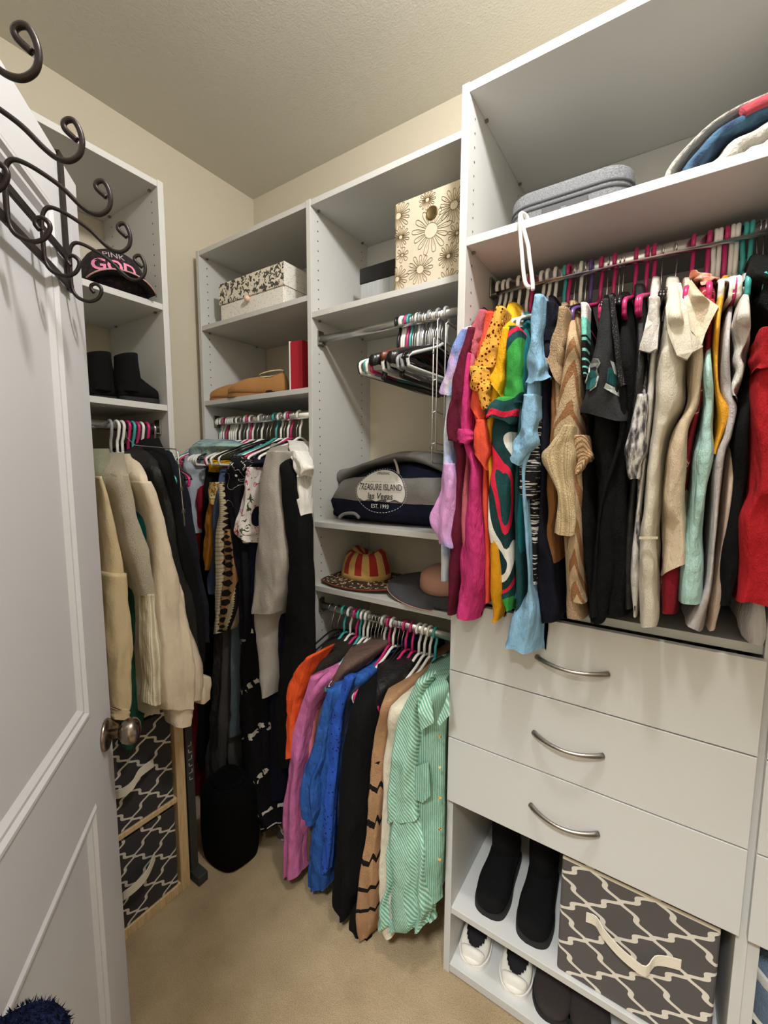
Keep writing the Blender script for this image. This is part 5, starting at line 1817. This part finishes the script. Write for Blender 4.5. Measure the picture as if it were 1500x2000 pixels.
scr = smoothpath([(gx_-0.052+0.0105*i, 0, 0.004*(-1)**i) for i in range(9)], 4)
bvs = bvh_of([b_, cr_])
scr = conform([(x, 0.6, onY(828, 1162, gy_-0.1)[2]-0.02+z-0.10*(x-gx_)) for x, y, z in scr], bvs, (0, 1, 0), 0.003)
mk('script_lettering', *tubeVF(scr, 0.0014, 5), PRW, gh)
mk('chin_strap', *tubeVF(smoothpath([(gx_+0.05, gy_-0.10, 1.032), (gx_+0.02, gy_-0.115, 1.030), (gx_+0.07, gy_-0.118, 1.029), (gx_+0.10, gy_-0.10, 1.030)], 5), 0.002, 6), HM['black'], gh, smooth=True)

# ================================================================== upper right: grey case and rolled quilt
ycs = 1.12
ca, cb_ = onY(990, 420, ycs)[0], onY(1234, 350, ycs)[0]
ctop = (onY(1060, 360, ycs)[2]+onY(1190, 322, ycs)[2])/2
GREYC = mat('heather_case_fabric', rough=0.9, pat=lambda c: c.ramp(c.noise(260, 3, st=(1, 1, 4)), [(0.35, (78, 80, 84)), (0.65, (132, 134, 138))], False), bump=[(400, 0.6)], bdist=0.001)
GREYZ = mat('grey_zip_band', (78, 78, 82), 0.8, bump=[(300, 0.5)], bdist=0.001)
gcse = thing('zip_case', 'grey heathered zip case lying on the shelf above the blouses', 'case', ((ca+cb_)/2, ycs, 2.012))
mk('case_body', *rboxVF(ca, cb_, ycs, ycs+0.27, 2.0125, ctop, 0.055, 6, 0.012), GREYC, gcse, smooth=True)
for z in (ctop-0.034, ctop-0.046):
    ring = []
    for cx, cy, a0 in ((cb_-0.055, ycs+0.215, 0), (ca+0.055, ycs+0.215, 90), (ca+0.055, ycs+0.055, 180), (cb_-0.055, ycs+0.055, 270)):
        for i in range(7):
            a = math.radians(a0+15*i)
            ring.append((cx+0.0555*math.cos(a), cy+0.0555*math.sin(a), z))
    mk('zipper', *tubeVF(ring, 0.0032, 6, True), GREYZ, gcse, smooth=True)
box('front_pocket', ca+0.085, cb_-0.085, ycs-0.004, ycs+0.002, 2.03, ctop-0.052, GREYZ, gcse, 0.002)
box('handle_strap', ca+0.13, cb_-0.13, ycs-0.012, ycs-0.006, 2.045, 2.062, GREYC, gcse, 0.002)

qc = (onY(1515, 300, 1.065)[0], 1.07, 2.012)
QSX = (qc[0]-onY(1289, 340, 1.07)[0])/0.222
QSZ = (onY(1500, 172, 1.07)[2]-2.016)/0.212
QW = mat('white_quilt', (178, 174, 166), 0.95, bump=[(20, 2.0), (120, 0.8)], var=0.06, bdist=0.006)
QB = mat('blue_quilt_lining', rough=0.95, pat=lambda c: c.ramp(c.noise(14, 2), [(0.40, (34, 54, 80)), (0.5, (62, 96, 124)), (0.6, (36, 60, 88))], False), bump=[(20, 2.0), (120, 0.8)], bdist=0.006)
QR = mat('red_quilt_patch', (160, 62, 72), 0.95, bump=[(40, 2.0)], bdist=0.004)
ql = thing('rolled_quilt', 'rolled white quilt with blue lining on the top right shelf', 'quilt', qc)


def arc_layer(name, r0, r1, a0, a1, y0, y1, m, wob=0.006, sx=1.0):
    rings = []
    n_ = 26
    for i in range(n_+1):
        a = math.radians(a0+(a1-a0)*i/n_)
        w1 = wob*math.sin(i*0.9)
        rm = (r0+r1)/2+w1
        th = (r1-r0)/2
        ring = []
        for b in np.linspace(0, 2*math.pi, 16, endpoint=False):
            rr = rm+th*sgp(math.cos(b), 0.8)
            yy = (y0+y1)/2+(y1-y0)/2*sgp(math.sin(b), 0.4)
            zz = qc[2]+0.004+rr*math.sin(a)*QSZ
            ring.append((qc[0]-rr*math.cos(a)*sx*QSX, yy, max(zz, qc[2]+0.001)))
        rings.append(ring)
    return mk(name, *loftVF(rings), m, ql, smooth=True)


arc_layer('outer_layer', 0.184, 0.210, 2, 178, 1.065, 1.44, QW, 0.003, sx=1.05)
arc_layer('blue_lining', 0.128, 0.180, 3, 150, 1.060, 1.42, QB, 0.003, 1.05)
arc_layer('inner_fold', 0.062, 0.130, 6, 140, 1.070, 1.40, QW, 0.005, 1.08)
arc_layer('inner_fold', 0.0, 0.060, 8, 130, 1.055, 1.38, QW, 0.004, 1.5)
arc_layer('red_patch', 0.148, 0.184, 68, 95, 1.052, 1.10, QR, 0.0, 1.05)

# ================================================================== below the drawers: boots, shoes, patterned bin
def tall_boot(label, px_toe, zz, y_toe, ang, group):
    tp = onY(px_toe[0], px_toe[1], y_toe)
    a = math.radians(ang)
    L = 0.25
    heel = (tp[0]-L*math.cos(a), y_toe-L*math.sin(a), zz)
    boot('tall_boot', label, Pose(heel, a), L, 0.046, 0.33, BOOTM, RUBBER, group, wide=1.05)


tall_boot('black suede boot on the left of the shoe shelf', (952, 1752), 0.2095, 1.055, -88, 'tall black boots')
tall_boot('black suede boot next to the patterned bin', (1038, 1808), 0.2095, 1.050, -86, 'tall black boots')


def sneaker_toe(o, pose):
    V, F = footVF(0.25, [(0.87, 0.030, 0.014, 0.036), (0.90, 0.035, 0.014, 0.042), (0.94, 0.031, 0.014, 0.036), (0.97, 0.022, 0.014, 0.026)])
    mk('ruched_toe_band', *pose((V, F)), LEATHERW, o, smooth=True)


for px_t, yt, ang, lab in (((918, 1894), 1.045, -84, 'white slip-on shoe at the left of the bottom shelf'), ((1000, 1956), 1.045, -84, 'white slip-on shoe second from the left on the bottom shelf')):
    tp = onY(px_t[0], px_t[1], yt)
    a = math.radians(ang)
    low_shoe('slip_on_shoe', lab, 'shoe', Pose((tp[0]-0.25*math.cos(a), yt-0.25*math.sin(a), 0.0285), a), 0.25, 0.042, LEATHERW, PAPER, 0.066, group='white slip-on shoes on the bottom shelf', extra=sneaker_toe, opening=(0.53, 0.34, 0.235))
BROWNL = mat('dark_brown_suede', (44, 36, 34), 0.9, bump=[(260, 0.8)], var=0.1, bdist=0.0015)
for px_t, yt, ang, lab in (((1075, 2010), 1.045, -82, 'dark brown clog under the patterned bin'), ((1150, 2060), 1.045, -82, 'dark brown clog rightmost on the bottom shelf')):
    tp = onY(px_t[0], px_t[1], yt)
    a = math.radians(ang)
    low_shoe('dark_clog', lab, 'clog', Pose((tp[0]-0.25*math.cos(a), yt-0.25*math.sin(a), 0.0285), a), 0.25, 0.048, BROWNL, RUBBER, 0.075, group='dark clogs on the bottom shelf', opening=(0.28, 0.2, 0.18))


def trellis(u, v):
    """white ogee lattice"""
    xf = ((u+0.5).fract()-0.5).abs()
    w2 = v*6.2832
    Sn = w2.sin()*0.72-(w2*3.0).sin()*0.28
    dS = w2.cos()*(0.72*6.2832)-(w2*3.0).cos()*(0.28*3*6.2832)
    d = (xf-0.25-Sn*0.25).abs()/((dS*0.25)*(dS*0.25)*0.5+1.0).sqrt()
    return d


BINR = mat('grey_trellis_fabric_front', rough=0.9, pat=lambda c: c.mix(trellis(c.x*7.6+0.2, c.z*10.5).lt(0.045), lin((86, 82, 80)), lin((218, 212, 200))), bump=[(500, 0.6)], bdist=0.001)
BINL = mat('charcoal_trellis_fabric_side', rough=0.9, pat=lambda c: c.mix(trellis(c.y*9.0, c.z*10.5).lt(0.04), lin((50, 48, 50)), lin((210, 204, 192))), bump=[(500, 0.6)], bdist=0.001)
STRAP = mat('cream_webbing', (222, 214, 196), 0.9, bump=[(300, 0.8)], bdist=0.001)


def strapVF(P, N, wd):
    """a flat band along points P, width along z-ish vector N"""
    P = np.asarray(P)
    V = []
    for p in P:
        for s1 in (-1, 1):
            V.append(p+np.array(N)*wd*s1)
    F = [(2*i, 2*i+1, 2*i+3, 2*i+2) for i in range(len(P)-1)]
    return V, F


b0, b1 = onY(1087, 1880, 1.036), onY(1411, 1806, 1.036)
pb = thing('patterned_bin', 'grey fabric bin with white lattice pattern under the drawers', 'storage bin', ((b0[0]+b1[0])/2, 1.036, 0.2095))
zt = (onY(1087, 1664, 1.036)[2]+b1[2])/2-0.004
mk('bin_body', *rboxVF(b0[0], b1[0], 1.036, 1.40, 0.2097, min(zt, 0.535), 0.008, 3, 0.003), BINR, pb)
mk('top_rim', *boxVF(b0[0]+0.002, b1[0]-0.002, 1.0352, 1.037, min(zt, 0.535)-0.010, min(zt, 0.535)-0.002), STRAP, pb)
xm = (b0[0]+b1[0])/2
zc_ = onY(1240, 1830, 1.03)[2]
hs = [onY(x, y, 1.034)+np.array([0, dy, 0]) for x, y, dy in ((1145, 1790, 0), (1165, 1796, -0.004), (1180, 1808, -0.018), (1210, 1834, -0.028), (1240, 1858, -0.030), (1262, 1874, -0.026), (1278, 1868, -0.010), (1300, 1874, -0.003), (1330, 1884, 0))]
V, F = strapVF(smoothpath(hs, 3), (0, 0, 1), 0.0125)
st_ = mk('handle_strap', V, F, STRAP, pb)
st_.modifiers.new('thick', 'SOLIDIFY').thickness = 0.002
st_['label'] = 'cream webbing handle'

# blue denim bag with white strap at the right edge
bq = onY(1445, 1850, 1.05)
bag = thing('denim_bag', 'faded blue bag with white bands at the bottom right corner', 'bag', (bq[0]+0.16, 1.16, 0.2095))
DENB = mat('washed_blue_canvas', (108, 126, 146), 0.95, bump=[(400, 0.8), (14, 3.0)], var=0.15, bdist=0.004)
V, F = rboxVF(0.207, 0.52, 1.055, 1.38, 0.2097, 0.47, 0.07, 6, 0.06)
mk('bag_body', V, F, DENB, bag, smooth=True)
mk('band', *rboxVF(0.2065, 0.5205, 1.0535, 1.3805, 0.40, 0.425, 0.07, 6, 0.004), mat('off_white_canvas', (206, 204, 198), 0.9, bump=[(300, 0.8)]), bag, smooth=True)
hs = [onY(x, y, 1.052) for x, y in ((1448, 1936), (1458, 1960), (1474, 1985), (1500, 2015), (1520, 2040))]
V, F = strapVF([p+np.array([0, -0.002, 0]) for p in smoothpath(hs, 3)], (1, 0, 0.1), 0.006)
mk('strap', V, F, mat('off_white_canvas'), bag).modifiers.new('thick', 'SOLIDIFY').thickness = 0.003

# ================================================================== lower left: wooden organizer, bins, bag
OX = -1.31
WOODL = mat('light_pine', rough=0.6, pat=lambda c: c.ramp(c.noise(26, 3, st=(6, 6, 0.5)), [(0.3, (190, 160, 116)), (0.7, (216, 190, 146))], False), bump=[(120, 0.3)], bdist=0.0006)
og = thing('wooden_organizer', 'light pine two-tier cube organizer below the left clothes', 'organizer', (OX-0.14, 0.55, 0))
py0 = onX(345, 1600, OX)[1]
PY0, PY1 = 0.728, 0.760
OY0 = 0.33
zmid0, zmid1 = 0.335, 0.352
OT = 0.70
box('side_post', OX-0.30, OX, PY0, PY1, 0, OT, WOODL, og, 0.002)
box('side_post', OX-0.30, OX, OY0-0.03, OY0, 0, OT, WOODL, og, 0.002)
box('shelf', OX-0.30, OX-0.001, OY0, PY0, zmid0, zmid1, WOODL, og, 0.002)
box('shelf', OX-0.30, OX-0.001, OY0, PY0, 0.0, 0.035, WOODL, og, 0.002)
box('top_board', OX-0.30, OX, OY0, PY0, OT-0.018, OT, WOODL, og, 0.002)
for z0, z1, lab, hpx in ((zmid1, OT-0.03, 'charcoal lattice bin on the upper tier of the pine organizer', ((300, 1490), (286, 1500), (272, 1512), (262, 1530), (250, 1542), (236, 1550), (226, 1552))), (0.035, zmid0-0.012, 'charcoal lattice bin on the lower tier of the pine organizer', ((303, 1672), (296, 1690), (286, 1710), (272, 1726), (256, 1740), (242, 1750), (236, 1756)))):
    b = thing('lattice_bin', lab, 'storage bin', (OX-0.13, 0.53, z0+0.001), 'lattice bins in the pine organizer')
    mk('bin_body', *rboxVF(OX-0.27, OX-0.006, OY0+0.006, PY0-0.006, z0+0.001, z1, 0.008, 3, 0.003), BINL, b)
    n_ = len(hpx)
    hs = [onX(x, y, OX+0.002+0.028*math.sin(math.pi*i/(n_-1))) for i, (x, y) in enumerate(hpx)]
    V, F = strapVF(smoothpath(hs, 3), (0, 0, 1), 0.014)
    o = mk('handle_strap', V, F, STRAP, b)
    o.modifiers.new('thick', 'SOLIDIFY').thickness = 0.002
    o['label'] = 'cream webbing handle'
# dark flat case standing between organizer and side panel
fc = thing('flat_case', 'thin dark case standing between pine organizer and white panel', 'case', (OX-0.10, 0.787, 0))
FCM = mat('dark_grey_plastic', (52, 52, 50), 0.6, bump=[(200, 0.4)], bdist=0.0005)
box('case_shell', OX-0.22, OX-0.010, 0.772, 0.800, 0.0, 0.70, FCM, fc, 0.003)
box('foot', OX-0.03, OX+0.035, 0.770, 0.806, 0.0, 0.035, FCM, fc, 0.003)
for i, zz in enumerate((0.50, 0.475, 0.45, 0.425, 0.40, 0.375)):
    mk('spine_mark', *joinVF([boxVF(OX-0.0105, OX-0.0095, 0.779, 0.792, zz, zz+0.003), boxVF(OX-0.0105, OX-0.0095, 0.779 if i % 2 else 0.789, 0.782 if i % 2 else 0.792, zz, zz+0.014)]), GREYT, fc)
# black soft bag on the floor
bp = onZ(436, 1700, 0.0)
sb = thing('laundry_bag', 'black soft laundry bag standing on the carpet', 'bag', (bp[0]-0.02, bp[1]+0.06, 0))
S = [(0.001, 0.001), (0.085, 0.001), (0.100, 0.015), (0.106, 0.08), (0.106, 0.18), (0.102, 0.25), (0.085, 0.285), (0.05, 0.297), (0.001, 0.295)]
rings = []
c0 = (bp[0]-0.045, bp[1]+0.07)
for r_, z in smoothpath(S, 3):
    rings.append([(c0[0]+r_*1.0*sgp(math.cos(a), 0.75)*(1+0.03*math.sin(5*a+z*9)), c0[1]+r_*0.85*sgp(math.sin(a), 0.75), max(z, 0.001)+0.01*math.sin(3*a)*(z > 0.3)) for a in np.linspace(0, 2*math.pi, 30, endpoint=False)])
BAGM = mat('black_bag_cloth', (10, 10, 11), 0.95, bump=[(300, 0.8), (12, 2.0)], bdist=0.004, spec=0.1)
mk('bag_body', *loftVF(rings), BAGM, sb, smooth=True)
mk('drawstring_top', *tubeVF([(c0[0]+0.055*math.cos(a), c0[1]+0.05*math.sin(a), 0.297+0.005*math.sin(3*a)) for a in np.linspace(0, 2*math.pi, 20, endpoint=False)], 0.012, 8, True), BAGM, sb, smooth=True)
# another lattice bin on the floor behind the pink top
fq = onZ(545, 1640, 0.0)
fbn = thing('lattice_bin', 'grey and white lattice bin on the floor behind the mauve top', 'storage bin', (fq[0]+0.14, fq[1]+0.15, 0))
mk('bin_body', *rboxVF(fq[0]-0.02, fq[0]+0.25, fq[1], fq[1]+0.27, 0.001, 0.20, 0.01, 3, 0.004), BINR, fbn)
mk('bin_rim', *boxVF(fq[0]-0.02, fq[0]+0.25, fq[1]-0.001, fq[1]+0.002, 0.19, 0.2), STRAP, fbn)

# chrome skirt hanger at the right end of the left rod
a_ = onX(347, 880, -1.17)
b_ = onX(361, 1027, -1.17)
ch = thing('skirt_hanger', 'thin chrome skirt hanger at the end of the left rod', 'hanger', tuple(b_))
mk('stem', *tubeVF([(-1.455, a_[1], 1.603), (-1.455, a_[1], 1.55), (-1.40, a_[1], a_[2]+0.02), (-1.18, a_[1], a_[2]+0.004), (-1.17, a_[1], a_[2]-0.006), (-1.17, b_[1], b_[2])], 0.0018, 7), CHROME, ch, smooth=True)
for t_ in (0.2, 0.5, 0.8):
    z = a_[2]+(b_[2]-a_[2])*t_
    y = a_[1]+(b_[1]-a_[1])*t_
    mk('clip', *boxVF(-1.174, -1.166, y-0.004, y+0.004, z-0.006, z+0.006), STEEL, ch, bevel=0.001)

# navy fleece blanket by the door, cut by the bottom left corner
nb = onZ(38, 2012, 0.82)
bl = thing('fleece_blanket', 'navy fluffy blanket at the bottom left corner', 'blanket', (nb[0], nb[1], 0))
FLE = mat('navy_fleece', rough=1.0, pat=lambda c: c.ramp(c.noise(130, 3), [(0.4, (16, 22, 46)), (0.6, (34, 42, 74))], False), bump=[(160, 2.5), (40, 2.0)], bdist=0.008, spec=0.05)
rings = []
for q in np.linspace(0, 1, 18):
    z = 0.002+0.806*math.sin(q*math.pi/2)
    r_ = 0.085*math.cos(q*math.pi/2)**0.16 if q < 1 else 0.002
    r_ = r_ if q < 0.8 else 0.085*math.sqrt(max(1-((z-0.76)/0.049)**2, 0.0005)) if z > 0.76 else r_
    rings.append([(nb[0]-0.01+r_*0.75*math.cos(a)*(1+0.06*math.sin(4*a)), nb[1]+0.0+r_*0.6*math.sin(a), z) for a in np.linspace(0, 2*math.pi, 26, endpoint=False)])
mk('blanket_body', *loftVF(rings), FLE, bl, smooth=True)
rsf = random.Random(3)
parts = []
for k in range(900):
    a = rsf.uniform(0, 6.283)
    el = rsf.uniform(0.0, 1.5)
    d = np.array([math.cos(a)*math.cos(el)*0.064, math.sin(a)*math.cos(el)*0.05, math.sin(el)*0.047])
    p0 = np.array([nb[0]-0.01, nb[1], 0.76])+d
    p1 = p0+d*0.08+np.array([rsf.uniform(-.004, .004) for _ in range(3)])
    t1 = np.array([rsf.uniform(-1, 1) for _ in range(3)])*0.0012
    n0 = 3*k
    parts += [p0-t1, p0+t1, p1]
mk('fleece_pile', parts, [(3*i, 3*i+1, 3*i+2) for i in range(900)], FLE, bl, kind='stuff')
